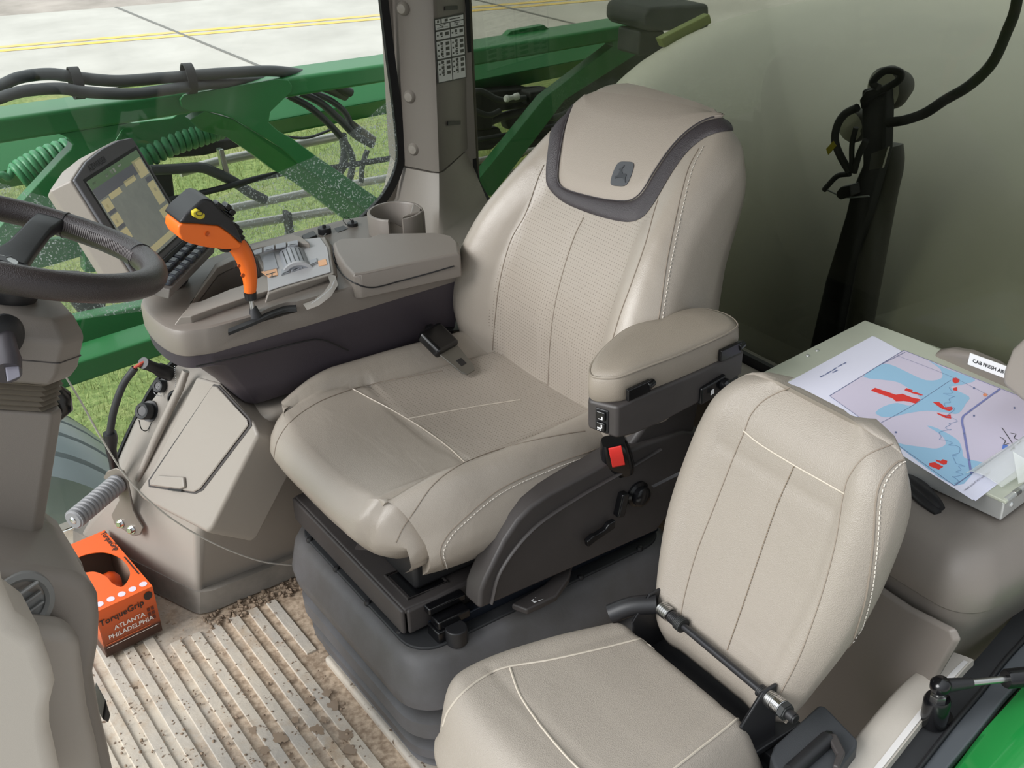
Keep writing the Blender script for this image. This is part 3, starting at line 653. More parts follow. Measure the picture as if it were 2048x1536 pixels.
mk('standpipe', tube(cr([U(1775, 285, 'x', XH+.06), U(1778, 330, 'x', XH+.06), U(1760, 420, 'x', XH+.06), U(1700, 760, 'x', XH+.06)], 5), [.008]+[.03]*14+[.03], 16), M['lampgrey'], None, smooth=60, label='round topped grey standpipe behind the metal flag', cat='pipe')
# ribbed fender low outside the right window
fd = []
fc = V((-.75, 1.35, -.44))
prof = []
for i in range(113):
    t = i/112; y = -.28+.56*t; r = .55-.06*abs(2*t-1)**2.4
    g = min(abs(y+.2), abs(y+.1), abs(y), abs(y-.1), abs(y-.2)); prof.append((r-(.012 if g < .008 else 0), y))
fn = empty('ribbed_fender', fc, 'blue grey ribbed wheel fender seen low through the side window', 'fender')
mk('fender_skin', lathe(prof, fc, (0, 1, 0), 64), mat('fender_plastic', (150, 160, 166), .35, noise=.1, nscale=4), fn, smooth=30)
# ================================================================= OPERATOR SEAT
def leather_panel_mat(name, base, su, sv):
    """leather with rows of perforations laid out on the panel's own UV"""
    m = M['leather'].copy(); m.name = name; nt = m.node_tree; L = nt.links; b = nt.nodes['Principled BSDF']
    uv = nt.nodes.new('ShaderNodeUVMap'); mp = nt.nodes.new('ShaderNodeMapping'); mp.inputs['Scale'].default_value = (su, sv, 1); L.new(uv.outputs[0], mp.inputs['Vector'])
    fr = nt.nodes.new('ShaderNodeVectorMath'); fr.operation = 'FRACTION'; L.new(mp.outputs[0], fr.inputs[0])
    sb = nt.nodes.new('ShaderNodeVectorMath'); sb.operation = 'SUBTRACT'; sb.inputs[1].default_value = (.5, .5, 0); L.new(fr.outputs[0], sb.inputs[0])
    sx = nt.nodes.new('ShaderNodeSeparateXYZ'); L.new(sb.outputs[0], sx.inputs[0]); cx = nt.nodes.new('ShaderNodeCombineXYZ'); L.new(sx.outputs[0], cx.inputs[0]); L.new(sx.outputs[1], cx.inputs[1])
    ln = nt.nodes.new('ShaderNodeVectorMath'); ln.operation = 'LENGTH'; L.new(cx.outputs[0], ln.inputs[0])
    lt = nt.nodes.new('ShaderNodeMath'); lt.operation = 'LESS_THAN'; lt.inputs[1].default_value = .17; L.new(ln.outputs['Value'], lt.inputs[0])
    src = b.inputs['Base Color'].links[0].from_socket
    mx = nt.nodes.new('ShaderNodeMix'); mx.data_type = 'RGBA'; L.new(lt.outputs[0], mx.inputs['Factor']); L.new(src, mx.inputs['A']); mx.inputs['B'].default_value = s2l((126, 116, 106)); L.new(mx.outputs['Result'], b.inputs['Base Color'])
    return m
M['perf'] = leather_panel_mat('perforated_leather', None, 92, 92)
seat = empty('operator_seat', (.1, 0, FZ), 'large beige leather driver seat with dark trim band round the headrest', 'seat')
# ---- cushion: (s across -1..1, t front 0..rear 1)
XF, XR = -.232, .33
def cush_w(t): return crt([(0, .245), (.08, .268), (.3, .285), (.6, .287), (1, .262)], t)
INS = lambda t: crt([(0, .10), (.35, .185), (.42, .19), (1, .165)], t)
def cush_top(y, t):
    w = cush_w(t); s = abs(y)/w; x = XF+(XR-XF)*t
    z = crt([(0, .452), (.2, .463), (.45, .458), (1, .452)], t)
    bol = sst(.62, .82, s)*(.032*sst(.02, .35, t)+.004)
    z += bol-.006*(1-min(1, s/.6)**2)
    z -= .075*max(0, (s-.80)/.2)**2.2
    return z
def groove(d, w=.006, h=.007): return h*math.exp(-(d/w)**2)
def cush_seams(y, x):
    g = 0
    sy = abs(y)
    iy = .190 if x > .0 else .19
    if x > .012: g += groove(sy-lerpt([(0, .192), (.3, .17)], x), .005, .008)
    if x > .0: g += groove(y+.012, .0035, .004)*sst(0, .02, x)
    if sy < .2: g += groove(x-(.006+.01*abs(y/.19)), .004, .005)
    # roll between centre and the front bolsters
    if x < .02: g += groove(sy-lerpt([(-.2, .198), (-.1, .206), (-.05, .204), (.02, .192)], x), .006, .014)
    return g
NT = 58
ts = [i/NT for i in range(NT+1)]
NA = 12
def cush_pt(y_rel, x, t, zc=.40):
    pass
secs = []
ys_n = [-1+2*i/64 for i in range(65)]
ys_n = [math.copysign(abs(v)**.8, v) for v in ys_n]
# front roll: sections stacked from the lower lip up over the nose, then rearwards
roll = [(.06, .318, .80), (-.06, .322, .86), (-.12, .328, .91), (-.155, .338, .94), (-.185, .350, .97), (-.21, .366, .985), (-.224, .385, 1.0), (-.229, .402, 1.0), (-.224, .420, 1.0), (-.21, .438, 1.0), (-.19, .452, 1)]
def rowpt(v, k):
    """row k of the surface; v in -1..1"""
    if k < len(roll):
        x, z, f = roll[k]; w = cush_w(0)*f; y = v*w
        s = abs(v); x += .075*s**5+.010*(s > 0)*sst(.5, .8, s)*(-1)*(1-s)
        fall = max(0, z-.35)*(max(0, (s-.78)/.22)**2.2)*.5
        g = groove(abs(y)-lerpt([(.30, .155), (.42, .20), (.45, .206)], z), .007, .012)*sst(.36, .41, z)
        z += (.03*max(0, (s-.8)/.2)**2-.022*sst(.5, .9, s))*(1-max(0, k-4)/(len(roll)-4))
        return V((x+g, y, z-fall+(.018*sst(.62, .85, s)*sst(.33, .45, z))*(1-s**8)))
    t = (k-len(roll)+1)/(NT)
    x = -.19+(XR+.19)*t; tt = (x-XF)/(XR-XF); w = cush_w(tt); y = v*w
    z = cush_top(y, tt)-cush_seams(y, x)
    x += .055*abs(v)**5*(1-t)**3
    return V((x, y, z))
rows = []
for k in range(len(roll)+NT):
    top = [rowpt(v, k) for v in ys_n]
    # side drop to the underside
    a, b = top[0], top[-1]
    zb = .312
    def side(p, sg):
        out = []
        for q in (.25, .5, .75, 1):
            z = p.z+(zb-p.z)*q; bulge = .012*sin(pi*min(1, q*1.1))-.02*sst(.6, 1, q)
            out.append(V((p.x, p.y+sg*bulge, z)))
        return out
    rows.append(list(reversed(side(a, -1)))+top+side(b, 1))
nn = len(rows[0])
vs = [p for r in rows for p in r]; fs, mi, uvs = [], [], []
for i, r in enumerate(rows):
    for p in r: uvs.append((p.x*1.55, p.y*1.55))
for i in range(len(rows)-1):
    for j in range(nn-1):
        fs.append((i*nn+j, i*nn+j+1, (i+1)*nn+j+1, (i+1)*nn+j))
        c = (rows[i][j]+rows[i+1][j+1])/2
        mi.append(1 if (abs(c.y) < lerpt([(0, .19), (.3, .168)], c.x) and c.x > .012 and c.z > .40) else 0)
fs.append(tuple(range(nn))); mi.append(0); fs.append(tuple((len(rows)-1)*nn+j for j in range(nn))); mi.append(0)
fs2 = fs
cushion = mk('seat_cushion', (vs, fs), [M['leather'], M['perf']], seat, smooth=70, mi=mi, uv=uvs)
def dash(path, step, ln, r, offn):
    """short stitches along a path"""
    out = []; acc = 0
    for i in range(len(path)-1):
        a, b = path[i], path[i+1]; d = b-a; l = d.length
        if l < 1e-7: continue
        while acc < l:
            p = a+d*(acc/l); q = p+d.normalized()*ln; out.append(tube([p+offn, q+offn], r, 5)); acc += step
        acc -= l
    return J(*out)
def on_cush(pts, lift=.001):
    out = []
    for x, y in pts:
        t = (x-XF)/(XR-XF); out.append(V((x, y, cush_top(y, t)-cush_seams(y, x)+lift)))
    return out
M['pipe_lea'] = mat('leather_piping', (184, 174, 160), .45)
# stitch line along the left bolster
sl2 = []
dg = bpy.context.evaluated_depsgraph_get
def snap(obj, pts, dirv, lift=.0015):
    """drop points on a mesh along a direction (object has no rotation)"""
    from mathutils.bvhtree import BVHTree
    me = obj.data; bv = BVHTree.FromPolygons([v.co+wl(obj) for v in me.vertices], [tuple(p.vertices) for p in me.polygons]); out = []
    for p in pts:
        h = bv.find_nearest(p)
        if h[0] is not None:
            n = h[1]; d = (CAM-h[0])
            if n.dot(d) < 0: n = -n
            out.append(h[0]+n*lift)
    return out
# ---- backrest: sections along a spine
SPN = [(.00, .318, .40), (.10, .325, .50), (.20, .338, .60), (.30, .370, .695), (.40, .418, .785), (.50, .478, .868), (.58, .530, .928), (.64, .572, .968), (.68, .612, .992), (.70, .640, .998)]
def spine(l): return V((crt([(a, b) for a, b, c in SPN], l), 0, crt([(a, c) for a, b, c in SPN], l)))
def nrm(l):
    d = (spine(min(l+.01, .70))-spine(max(l-.01, 0))).normalized(); return V((-d.z, 0, d.x))
HW = [(0, .262), (.08, .297), (.16, .316), (.24, .312), (.34, .290), (.44, .262), (.54, .243), (.60, .232), (.645, .213), (.67, .19), (.685, .15)]
LM = .685
def bcy(l): return crt([(0, -.012), (.3, -.014), (.5, -.02), (.7, -.028)], l)
TH = [(0, .13), (.2, .17), (.4, .165), (.55, .14), (.63, .10), (.67, .06), (.685, .03)]
def bdep(y, l):
    """how far the front face stands out along the normal"""
    w = crt(HW, l); s = abs(y)/w
    wing = crt([(0, .035), (.15, .06), (.3, .05), (.42, .03), (.52, .012), (.6, .0), (.7, -.004)], l)
    d = wing*sst(.48, .80, s)
    d -= crt([(0, .05), (.5, .05), (.64, .05), (.7, .02)], l)*max(0, (s-.8)/.2)**2.4
    d += .010*math.exp(-((l-.17)/.12)**2)*(1-s*s)*1.3
    return d
def bseam(y, l):
    g = 0
    iy = crt([(0, .165), (.15, .185), (.3, .175), (.4, .16), (.5, .2)], l)
    if l < .46: g += groove(abs(y)-iy, .010, .006)*(1-sst(.34, .44, l))
    if l < .41: g += groove(y+.004, .008, .004)
    return g
NL = 74
def bfront(v, l, lift=0):
    w = crt(HW, l); y = v*w
    return spine(l)+nrm(l)*(bdep(y, l)-bseam(y, l)+lift)+V((0, y, 0))
def by(y, l, lift=0): return bfront(y/crt(HW, l), l, lift)
rows = []; uvs = []
for i in range(NL+1):
    l = LM*i/NL; w = crt(HW, l); th = crt(TH, l); n = nrm(l)
    fr = [bfront(v, l) for v in ys_n]
    bk = []
    for q in (.12, .4, .7, .95):
        d = bdep(w, l); bk.append(spine(l)+n*(d+(-th-d)*q)+V((0, (w+.006*sin(pi*q))*(1-.08*q*q), 0)))
    bb = [spine(l)+n*(-th)+V((0, w*f, 0)) for f in (.7, .35, 0, -.35, -.7)]
    bl = [V((p.x, -p.y, p.z)) for p in reversed(bk)]
    rows.append([p+V((0, bcy(l), 0)) for p in fr+bk+bb+bl])
vs, fs = loft(rows); mi = []
m = len(rows[0])
for f in fs[:-2]:
    i, j = divmod(f[0], m); l = LM*(i+.5)/NL; c = (V(vs[f[0]])+V(vs[f[2]]))/2
    iy = crt([(0, .165), (.15, .185), (.3, .175), (.4, .16), (.5, .2)], l)
    mi.append(1 if j < 64 and abs(c.y-bcy(l)) < iy and l < .45 else 0)
mi += [0, 0]
uvs = []
for i in range(NL+1):
    for p in rows[i]: uvs.append((p.y*1.55, LM*i/NL*1.55))
back = mk('backrest', (vs, fs), [M['leather'], M['perf']], seat, smooth=70, mi=mi, uv=uvs)
# headrest trim band, panel and seams: surveyed on the built surface
BT = bvh(back)
bo_ = [(1142, 188), (1118, 218), (1104, 250), (1096, 300), (1092, 345), (1097, 375), (1128, 405), (1180, 427), (1225, 440), (1260, 444), (1286, 434), (1306, 410), (1324, 380), (1350, 337), (1376, 303), (1405, 279), (1435, 266), (1468, 261)]
bi_ = [(1166, 186), (1146, 220), (1132, 255), (1123, 300), (1118, 345), (1122, 370), (1142, 383), (1185, 395), (1222, 402), (1256, 404), (1276, 396), (1292, 378), (1310, 348), (1334, 312), (1358, 283), (1386, 258), (1418, 241), (1456, 234)]
BO, BI = cr2(bo_, 6), cr2(bi_, 6)
NB_ = len(BO); NV = 9
pts = []
for a, b in zip(BO, BI):
    row = [(a[0]+(b[0]-a[0])*v/NV, a[1]+(b[1]-a[1])*v/NV) for v in range(NV+1)]
    hp = [hits(BT, [q], .0012+.0045*sin(pi*v/NV)**.5)[0] for v, q in enumerate(row)]
    pts.append(hp)
bandm = mk('headrest_band', loft(pts, False), M['dark_leather'], back, smooth=75, label='dark leather band')
pr_ = []
for i, (x, y) in enumerate(BI):
    u = i/(len(BI)-1); tx_, ty_ = crt([(0, 1168), (.25, 1205), (.5, 1290), (.75, 1380), (1, 1452)], u), crt([(0, 184), (.25, 185), (.5, 196), (.75, 212), (1, 233)], u)
    pr_.append([hits(BT, [(x+(tx_-x)*v/24, y+(ty_-y)*v/24)], .0012+.0055*min(1, v/3)*min(1, (24-v)/5))[0] for v in range(25)])
mk('headrest_panel', loft(pr_, False), mat('headrest_leather', (160, 150, 139), .5, bump=.2, bscale=900, vor=True), back, smooth=75, label='matt beige headrest panel')
mk('seam', tube(hits(BT, BI[4:-4], .0055), .0014, 5), M['dark_leather'], back, smooth=60)
# emblem: rounded shield with a leaping deer
ec = hits(BT, [(1249, 351)], .0062)[0]; ex_ = hits(BT, [(1268, 352)], .0062)[0]; eu_ = hits(BT, [(1252, 332)], .0062)[0]
eu = (ex_-ec).normalized(); en = eu.cross(eu_-ec).normalized()
if en.dot(CAM-ec) < 0: en = -en; 
ev = en.cross(eu) if en.cross(eu).z > 0 else -en.cross(eu)
en2 = en
def ept(a, b, off): return ec+eu*a+ev*b+en2*off
shield = cr([ept(a, b, 0) for a, b in ((-.020, .022), (0, .0255), (.020, .022), (.0245, .0), (.020, -.022), (0, -.0255), (-.020, -.022), (-.0245, 0))], 5, True)
em = mk('emblem', prism(shield, en*.0022), mat('emblem_rubber', (78, 80, 84), .4), back, smooth=40, bev=.0008, label='dark rounded emblem with a leaping deer')
deer = [(-.0145, -.006), (-.011, -.010), (-.0095, -.0085), (-.006, -.0075), (.004, -.0075), (.009, -.010), (.0155, -.0165), (.0165, -.0155), (.012, -.0075), (.0125, -.003), (.010, .0), (.003, .0), (-.001, .0035), (-.003, .008), (-.0015, .012), (.0, .0155), (-.0015, .0155), (-.0035, .012), (-.005, .0105), (-.0095, .0085), (-.0095, .0065), (-.006, .0062), (-.0065, .002), (-.0072, -.003), (-.010, -.0055)]
mk('deer', prism([ept(a*1.1, b*1.1, .0022) for a, b in deer], en*.0012), mat('emblem_deer', (60, 62, 66), .3), back, smooth=30)
# back seams and stitches
def seam(tree, px, par, r=.0011, m='stitch_dark', lift=.0003, nm='seam'): return mk(nm, tube(hits(tree, cr2(px, 8), lift), r, 5), M[m], par, smooth=60)
def stitches(tree, px, par, m='stitch', step=.0075, ln=.0045, r=.0009): return mk('stitching', dash(hits(tree, cr2(px, 8), .0012), step, ln, r, V((0, 0, 0))), M[m], par, smooth=0)
seam(BT, [(985, 700), (990, 640), (1000, 560), (1022, 480), (1050, 430), (1075, 360), (1088, 330)], back)
seam(BT, [(1095, 790), (1100, 690), (1110, 610), (1130, 530), (1150, 470), (1168, 434)], back)
seam(BT, [(1222, 690), (1240, 630), (1262, 570), (1290, 490), (1308, 425), (1316, 400)], back)
seam(BT, [(1314, 650), (1320, 620), (1338, 500), (1372, 352), (1398, 296)], back)
stitches(BT, [(1324, 645), (1330, 600), (1347, 500), (1381, 352), (1406, 296)], back)
CT = bvh(cushion)
for px in ([(705, 778), (740, 797), (780, 818), (815, 838), (860, 867), (900, 897), (930, 925)], [(815, 838), (880, 826), (960, 812), (1040, 800)]): seam(CT, px, cushion, .0015, 'pipe_lea', .0006, 'piping')
for px in ([(705, 778), (760, 765), (830, 752), (885, 742)], [(930, 925), (985, 903), (1060, 882), (1130, 868), (1170, 862)], [(792, 1085), (806, 1055), (830, 1020), (850, 990), (870, 966), (900, 942), (930, 925)], [(548, 915), (556, 880), (585, 840), (640, 803), (705, 778)]): seam(CT, px, cushion)
seam(CT, [(888, 1135), (880, 1105), (890, 1078), (914, 1050), (996, 981), (1096, 934), (1190, 899)], cushion)
stitches(CT, [(894, 1137), (887, 1105), (898, 1080), (921, 1053), (1001, 987), (1101, 940), (1190, 907)], cushion)
# ---- suspension: bellows, platform, rails
secs = []
prof = [(.168, -.012), (.165, 0), (.15, .010), (.10, .026), (.07, .024), (.060, .012), (.053, -.026), (.046, .004), (.035, .022), (.005, .024), (-.007, .008), (-.014, -.026), (-.021, .004), (-.03, .018), (-.048, .018), (-.056, .004), (-.061, -.026), (-.066, .002), (-.074, .010), (-.09, .006)]
for z, e in prof:
    k = (.168-z)/.258; hx, hy = .312+e-.004*k, .264+e-.02*k; cx, cy = .125+.0*k, -.035-.055*k
    secs.append([V((cx+a, cy+b, z)) for a, b in rrect(hx, hy, .07+e*.5, 7)])
bel = mk('bellows', loft(secs), M['bellow'], seat, smooth=50)
flg = [V((.125+a, -.035+b, .165)) for a, b in rrect(.300, .252, .06, 6)]
mk('bellows_flange', prism(flg, (0, 0, .008)), M['rubber'], seat, smooth=40, bev=.003)
rv = []
for x, y in [(-.172, .15), (-.172, .03), (-.172, -.1), (-.165, -.21), (-.10, -.281), (.05, -.2835), (.2, -.2835), (.35, -.2835)]:
    rv.append(mk('rivet', lathe([(0, .006), (.005, .005), (.007, .001), (.007, -.003)], (x, y, .172), (0, 0, 1), 14), M['black'], seat, smooth=50))
rail = [V((-.12, -.262, .172)), V((.42, -.262, .172)), V((.42, -.236, .172)), V((-.12, -.236, .172))]
for sg in (1, -1):
    mk('slide_rail', prism([V((p.x, sg*p.y if sg > 0 else -p.y, p.z)) for p in rail], (0, 0, .022)), mat('rail_steel_%d' % (sg+1), (60, 66, 78), .25, metal=.7), seat, bev=.003)
mk('seat_pan', box((.10, 0, .28), (.44, .40, .085)), M['black'], seat, bev=.01)
# platform
pf = [V((-.162, .228, .0)), V((-.162, -.228, .0)), V((-.10, -.232, .0)), V((.40, -.21, .0)), V((.40, .21, .0)), V((-.10, .232, .0))]
plat = mk('platform', J(prism([p+V((0, 0, .222)) for p in pf], (0, 0, .014)), prism([V((-.168, .228, .178)), V((-.168, -.228, .178)), V((-.158, -.228, .178)), V((-.158, .228, .178))], (0, 0, .056)), prism([V((-.158, -.236, .180)), V((.40, -.22, .180)), V((.40, -.21, .180)), V((-.158, -.226, .180))], (0, 0, .054))), M['charcoal'], seat, bev=.007, bseg=3)
for y0, y1, nm in ((-.206, -.128, 'recess'), (.15, .215, 'recess')):
    mk(nm, prism([V((-.135, y0, .2362)), V((-.135, y1, .2362)), V((-.06, y1, .2362)), V((-.06, y0, .2362))], (0, 0, .0008)), M['black_gl'], plat, bev=0)
    ring = cr([V((-.1+.042*a, (y0+y1)/2+(y1-y0)*.55*b, .2375)) for a, b in ((-1, -1), (-1, 1), (1, 1), (1, -1))], 1, True)
    mk('recess_rim', tube(ring+[], .003, 6, True), M['charcoal'], plat, smooth=60)
mk('arrow_mark', prism([V((-.148, -.015, .236)), V((-.128, -.034, .236)), V((-.128, -.023, .236)), V((-.09, -.023, .236)), V((-.09, -.007, .236)), V((-.128, -.007, .236)), V((-.128, .004, .236))], (0, 0, .002)), mat('arrow_grey', (84, 78, 76), .5), plat, bev=.0006)
kc = V((-.098, -.172, .247))
mk('adjust_knob', J(tube(cr([kc+V((-.002, -.004, 0)), kc+V((.03, .012, .004)), kc+V((.08, .02, .004))], 5), [.012, .0125, .012, .010, .008, .007, .0065, .006, .006, .006, .006], 14), lathe([(0, -.013), (.008, -.010), (.0125, 0), (.008, .010), (0, .013)], kc+V((-.004, -.006, 0)), (0, 0, 1), 18)), M['black_gl'], seat, smooth=60)
mk('slide_guide', J(box((-.085, -.245, .226), (.08, .02, .016)), box((-.085, -.262, .205), (.07, .03, .02)), box((-.10, -.262, .182), (.05, .04, .03))), M['black_gl'], seat, bev=.004)
mk('mount_foot', cyl((-.09, -.288, .165), (-.09, -.288, .2), .021, .021, 20), M['black'], seat, smooth=40, bev=.003)
# black side skirt with controls
sk = [(.0-.06, .246), (-.055, .285), (-.045, .305), (.0, .372), (.03, .402), (.06, .420), (.10, .430), (.20, .440), (.26, .450), (.32, .45), (.42, .44), (.50, .40), (.47, .30), (.41, .272), (.36, .232), (.30, .234), (.10, .240)]
skirt = mk('side_skirt', prism([V((x, -.322, z)) for x, z in sk], (0, .05, 0)), M['charcoal'], seat, bev=.008, bseg=3)
ridge = cr([V((-.035, -.3235, .25)), V((-.01, -.3235, .315)), V((.06, -.3235, .372)), V((.16, -.3235, .397)), (.26, -.3235, .41), (.36, -.3235, .425)], 6)
mk('skirt_ridge', tube(ridge, .005, 8, flat=.6), M['charcoal'], skirt, smooth=60)
c = V((.207, -.327, .305))
mk('seat_switch', prism([c+V((a, 0, b)) for a, b in ((-.032, -.018), (-.014, -.012), (.014, -.006), (.032, -.002), (.034, .016), (.018, .014), (.010, .006), (-.012, .002), (-.018, .004), (-.034, -.003))], (0, -.012, 0)), M['black_gl'], skirt, bev=.003)
c = V((.262, -.327, .343))
mk('seat_switch', box(c, (.018, .02, .05), MX.Rotation(rad(14), 3, 'Y')), M['black_gl'], skirt, bev=.004)
c = V((.306, -.322, .346))
mk('lumbar_knob', lathe([(.026, 0), (.026, .005), (.020, .008), (.020, .018), (.015, .022), (0, .022)], c, (0, -1, 0), 24), M['black_gl'], skirt, smooth=40)
mk('rear_bracket', prism([V((.27, -.31, .42)), V((.35, -.31, .50)), V((.38, -.31, .60)), V((.46, -.31, .60)), V((.47, -.31, .48)), V((.45, -.31, .36)), V((.36, -.31, .30))], (0, .05, 0)), M['charcoal'], seat, bev=.01)
# slide lever
lv = [V((.02, -.305, .196)), V((.035, -.335, .194)), V((.10, -.338, .196)), V((.145, -.318, .204)), V((.18, -.285, .21)), V((.16, -.28, .21)), V((.10, -.30, .20))]
lev = mk('slide_lever', prism(lv, (0, 0, .014)), M['charcoal'], seat, bev=.004)
lt = .2105
mk('lever_symbol', J(face([V((.065, -.331, lt)), V((.085, -.331, lt)), V((.085, -.318, lt)), V((.065, -.318, lt))]), face([V((.090, -.329, lt)), V((.097, -.329, lt)), V((.097, -.316, lt)), V((.090, -.316, lt))]), face([V((.055, -.33, lt)), V((.061, -.33, lt)), V((.061, -.32, lt)), V((.055, -.32, lt))])), M['white'], lev, smooth=0)
# ---- belt buckle with red push button (left) and tongue (right)
bc = V((.255, -.318, .455))
ax1 = V((-.32, -.18, .92)).normalized(); ax2 = V((.8, -.5, .2)); ax2 = (ax2-ax1*ax2.dot(ax1)).normalized(); ax3 = ax1.cross(ax2)
def bsec(h, a, b): return [bc+ax1*h+ax2*p+ax3*q for p, q in rrect(a, b, min(a, b)*.6, 4)]
bk = mk('belt_buckle', loft([bsec(-.055, .026, .018), bsec(-.03, .030, .02), bsec(.0, .028, .019), bsec(.028, .024, .017), bsec(.038, .021, .013)]), M['black_gl'], seat, smooth=50, bev=0)
rb = bc+ax1*.026
fn_ = (CAM-rb).normalized()
side = ax3 if ax3.dot(fn_) > 0 else -ax3
mk('release_button', loft([[bc+ax1*h+ax2*p+side*q for p, q in ((-.012, .0135), (.012, .0135), (.012, d), (-.012, d))] for h, d in ((-.018, .019), (-.010, .0235), (.008, .0225), (.028, .0205), (.036, .016))]), M['red'], bk, smooth=40, bev=.0015, label='red push button')
tg0, tg1 = U(880, 690, 'z', .50), U(925, 735, 'z', .465)
d = (tg1-tg0).normalized(); s = V((0, 0, 1)).cross(d).normalized(); un = d.cross(s)
tongue = mk('belt_tongue', prism([tg0-s*.027, tg0+d*.03-s*.027, tg0+d*.085-s*.019, tg0+d*.095-s*.012, tg0+d*.095+s*.012, tg0+d*.085+s*.019, tg0+d*.03+s*.027, tg0+s*.027], un*.004, V((0, 0, .006))), mat('tongue_steel', (120, 118, 112), .35, metal=.7), seat, bev=.0012)
mk('tongue_slot', prism([tg0+d*.058-s*.008, tg0+d*.075-s*.008, tg0+d*.075+s*.008, tg0+d*.058+s*.008], un*.0008, V((0, 0, .0105) if un.z > 0 else (0, 0, .0015))), M['black'], tongue)
mk('tongue_grip', fbox(tg0-d*.005+V((0, 0, .008)), (d, s, un), (.065, .066, .026)), M['black_gl'], seat, bev=.009, bseg=3)
mk('belt_webbing', loft([[p-w*.024, p+w*.024, p+w*.024+V((0, 0, .002)), p-w*.024+V((0, 0, .002))] for p, w in [(tg0-d*.03+V((0, 0, .006)), s), (V((.22, .262, .50)), V((0, 1, .1))), (V((.34, .285, .46)), V((0, 1, .3))), (V((.42, .27, .40)), V((0, 1, .3)))]]), M['black'], seat, smooth=40)
# ---- left armrest
AX = V((.34, -.115, 0)).normalized()
top_pts = [(1172, 768), (1180, 735), (1205, 700), (1235, 676), (1265, 660), (1310, 657), (1350, 640), (1385, 627), (1430, 630), (1462, 648), (1478, 664), (1472, 682), (1400, 712), (1330, 745), (1270, 775), (1238, 800)]
def armp(p, z): return U(p[0], p[1], 'z', z)
tp = [(.145, -.385), (.16, -.360), (.20, -.336), (.247, -.314), (.29, -.298), (.333, -.303), (.365, -.314), (.41, -.312), (.445, -.326), (.462, -.365), (.456, -.405), (.43, -.424), (.34, -.428), (.26, -.428), (.195, -.425), (.165, -.415)]
tp = cr2(tp, 4, True)
cxa, cya = sum(a for a, b in tp)/len(tp), sum(b for a, b in tp)/len(tp)
def tz(x): return crt([(.14, .686), (.2, .695), (.29, .696), (.37, .698), (.46, .702)], x)
def asec(f, dz): return [V((cxa+(a-cxa)*f, cya+(b-cya)*f, tz(cxa+(a-cxa)*f)+dz)) for a, b in tp]
bx = [(.143, -.378), (.163, -.430), (.20, -.433), (.26, -.433), (.34, -.433), (.455, -.428), (.46, -.37), (.30, -.33), (.20, -.345), (.155, -.365)]
def bz(x): return tz(x)-.056
bot = lambda x: crt([(.14, .578), (.2, .570), (.28, .572), (.36, .582), (.46, .60)], x)
arm = mk('armrest_box', loft([[V((x, y, bz(x)+.002)) for x, y in bx], [V((x, y, bot(x))) for x, y in bx]]), M['charcoal'], seat, bev=.006, bseg=3)
pad = mk('armrest_pad', loft([asec(.97, -.056), asec(1.0, -.050), asec(1.01, -.03), asec(1.0, -.014), asec(.96, -.004), asec(.88, .001), asec(.6, .004), asec(.25, .004)]), M['leather_arm'], arm, smooth=60)
edge_ = [V((cxa+(a-cxa)*.985, cya+(b-cya)*.985, tz(cxa+(a-cxa)*.985)-.0075)) for a, b in tp]
mk('piping', tube(edge_, .0022, 6, True), M['leather_arm'], arm, smooth=60)
fr_c = V((.153, -.404, .603)); fd_ = V((.020, -.052, 0)).normalized(); fnm = V((-.052, -.020, 0)).normalized()
sw = mk('heater_switch', fbox(fr_c+fnm*.001, (fd_, V((0, 0, 1)), fnm), (.025, .044, .004)), M['black'], arm, bev=.002)
mk('rocker', fbox(fr_c+fnm*.004+V((0, 0, .0105)), (fd_, V((0, 0, 1)), fnm), (.018, .018, .008)), M['black_gl'], arm, bev=.003)
mk('rocker', fbox(fr_c+fnm*.004+V((0, 0, -.0105)), (fd_, V((0, 0, 1)), fnm), (.018, .018, .008)), M['black_gl'], arm, bev=.003)
def ic(dx, dz, w, h): return face([fr_c+fnm*.0085+fd_*(dx-w/2)+V((0, 0, dz-h/2)), fr_c+fnm*.0085+fd_*(dx+w/2)+V((0, 0, dz-h/2)), fr_c+fnm*.0085+fd_*(dx+w/2)+V((0, 0, dz+h/2)), fr_c+fnm*.0085+fd_*(dx-w/2)+V((0, 0, dz+h/2))])
mk('switch_icon', J(ic(.001, .006, .008, .0015), ic(.004, .009, .002, .005), ic(-.001, -.012, .008, .003), ic(.003, -.008, .0025, .007), ic(-.001, -.0155, .008, .0012)), M['white'], arm, smooth=0)
for x, y in ((.205, -.434), (.415, -.432)):
    h = mk('pad_hinge', J(fbox((x, y, bz(x)+.016), (V((.34, .0, .02)), V((0, 1, 0)), (0, 0, 1)), (.05, .008, .022)), cyl((x+.018, y-.002, bz(x)+.018), (x+.034, y+.002, bz(x)+.02), .007, .007, 12)), M['black_gl'], arm, bev=.002)
c = V((.375, -.433, .598))
s2 = mk('side_switch', fbox(c, (V((.34, .0, .05)), V((0, 1, 0)), (0, 0, 1)), (.06, .012, .034)), M['black_gl'], arm, bev=.004)
mk('side_knob', lathe([(.012, 0), (.012, .01), (.008, .014), (0, .014)], c+V((.024, -.004, .004)), (.1, -1, 0), 14), M['black_gl'], arm, smooth=40)
mk('side_icon', J(face([c+V((-.012, -.0105, -.004)), c+V((-.002, -.0085, -.004)), c+V((-.002, -.0085, .006)), c+V((-.012, -.0105, .006))])), M['white'], arm, smooth=0)
mk('arm_strap', loft([[p+V((0, -.004, 0)), p+V((w, -.004, 0)), p+V((w, .004, 0)), p+V((0, .004, 0))] for p, w in ((V((.43, -.40, .60)), .03), (V((.445, -.415, .54)), .03), (V((.42, -.425, .48)), .03), (V((.36, -.40, .42)), .03), (V((.31, -.36, .38)), .03))]), M['black'], arm, smooth=40)
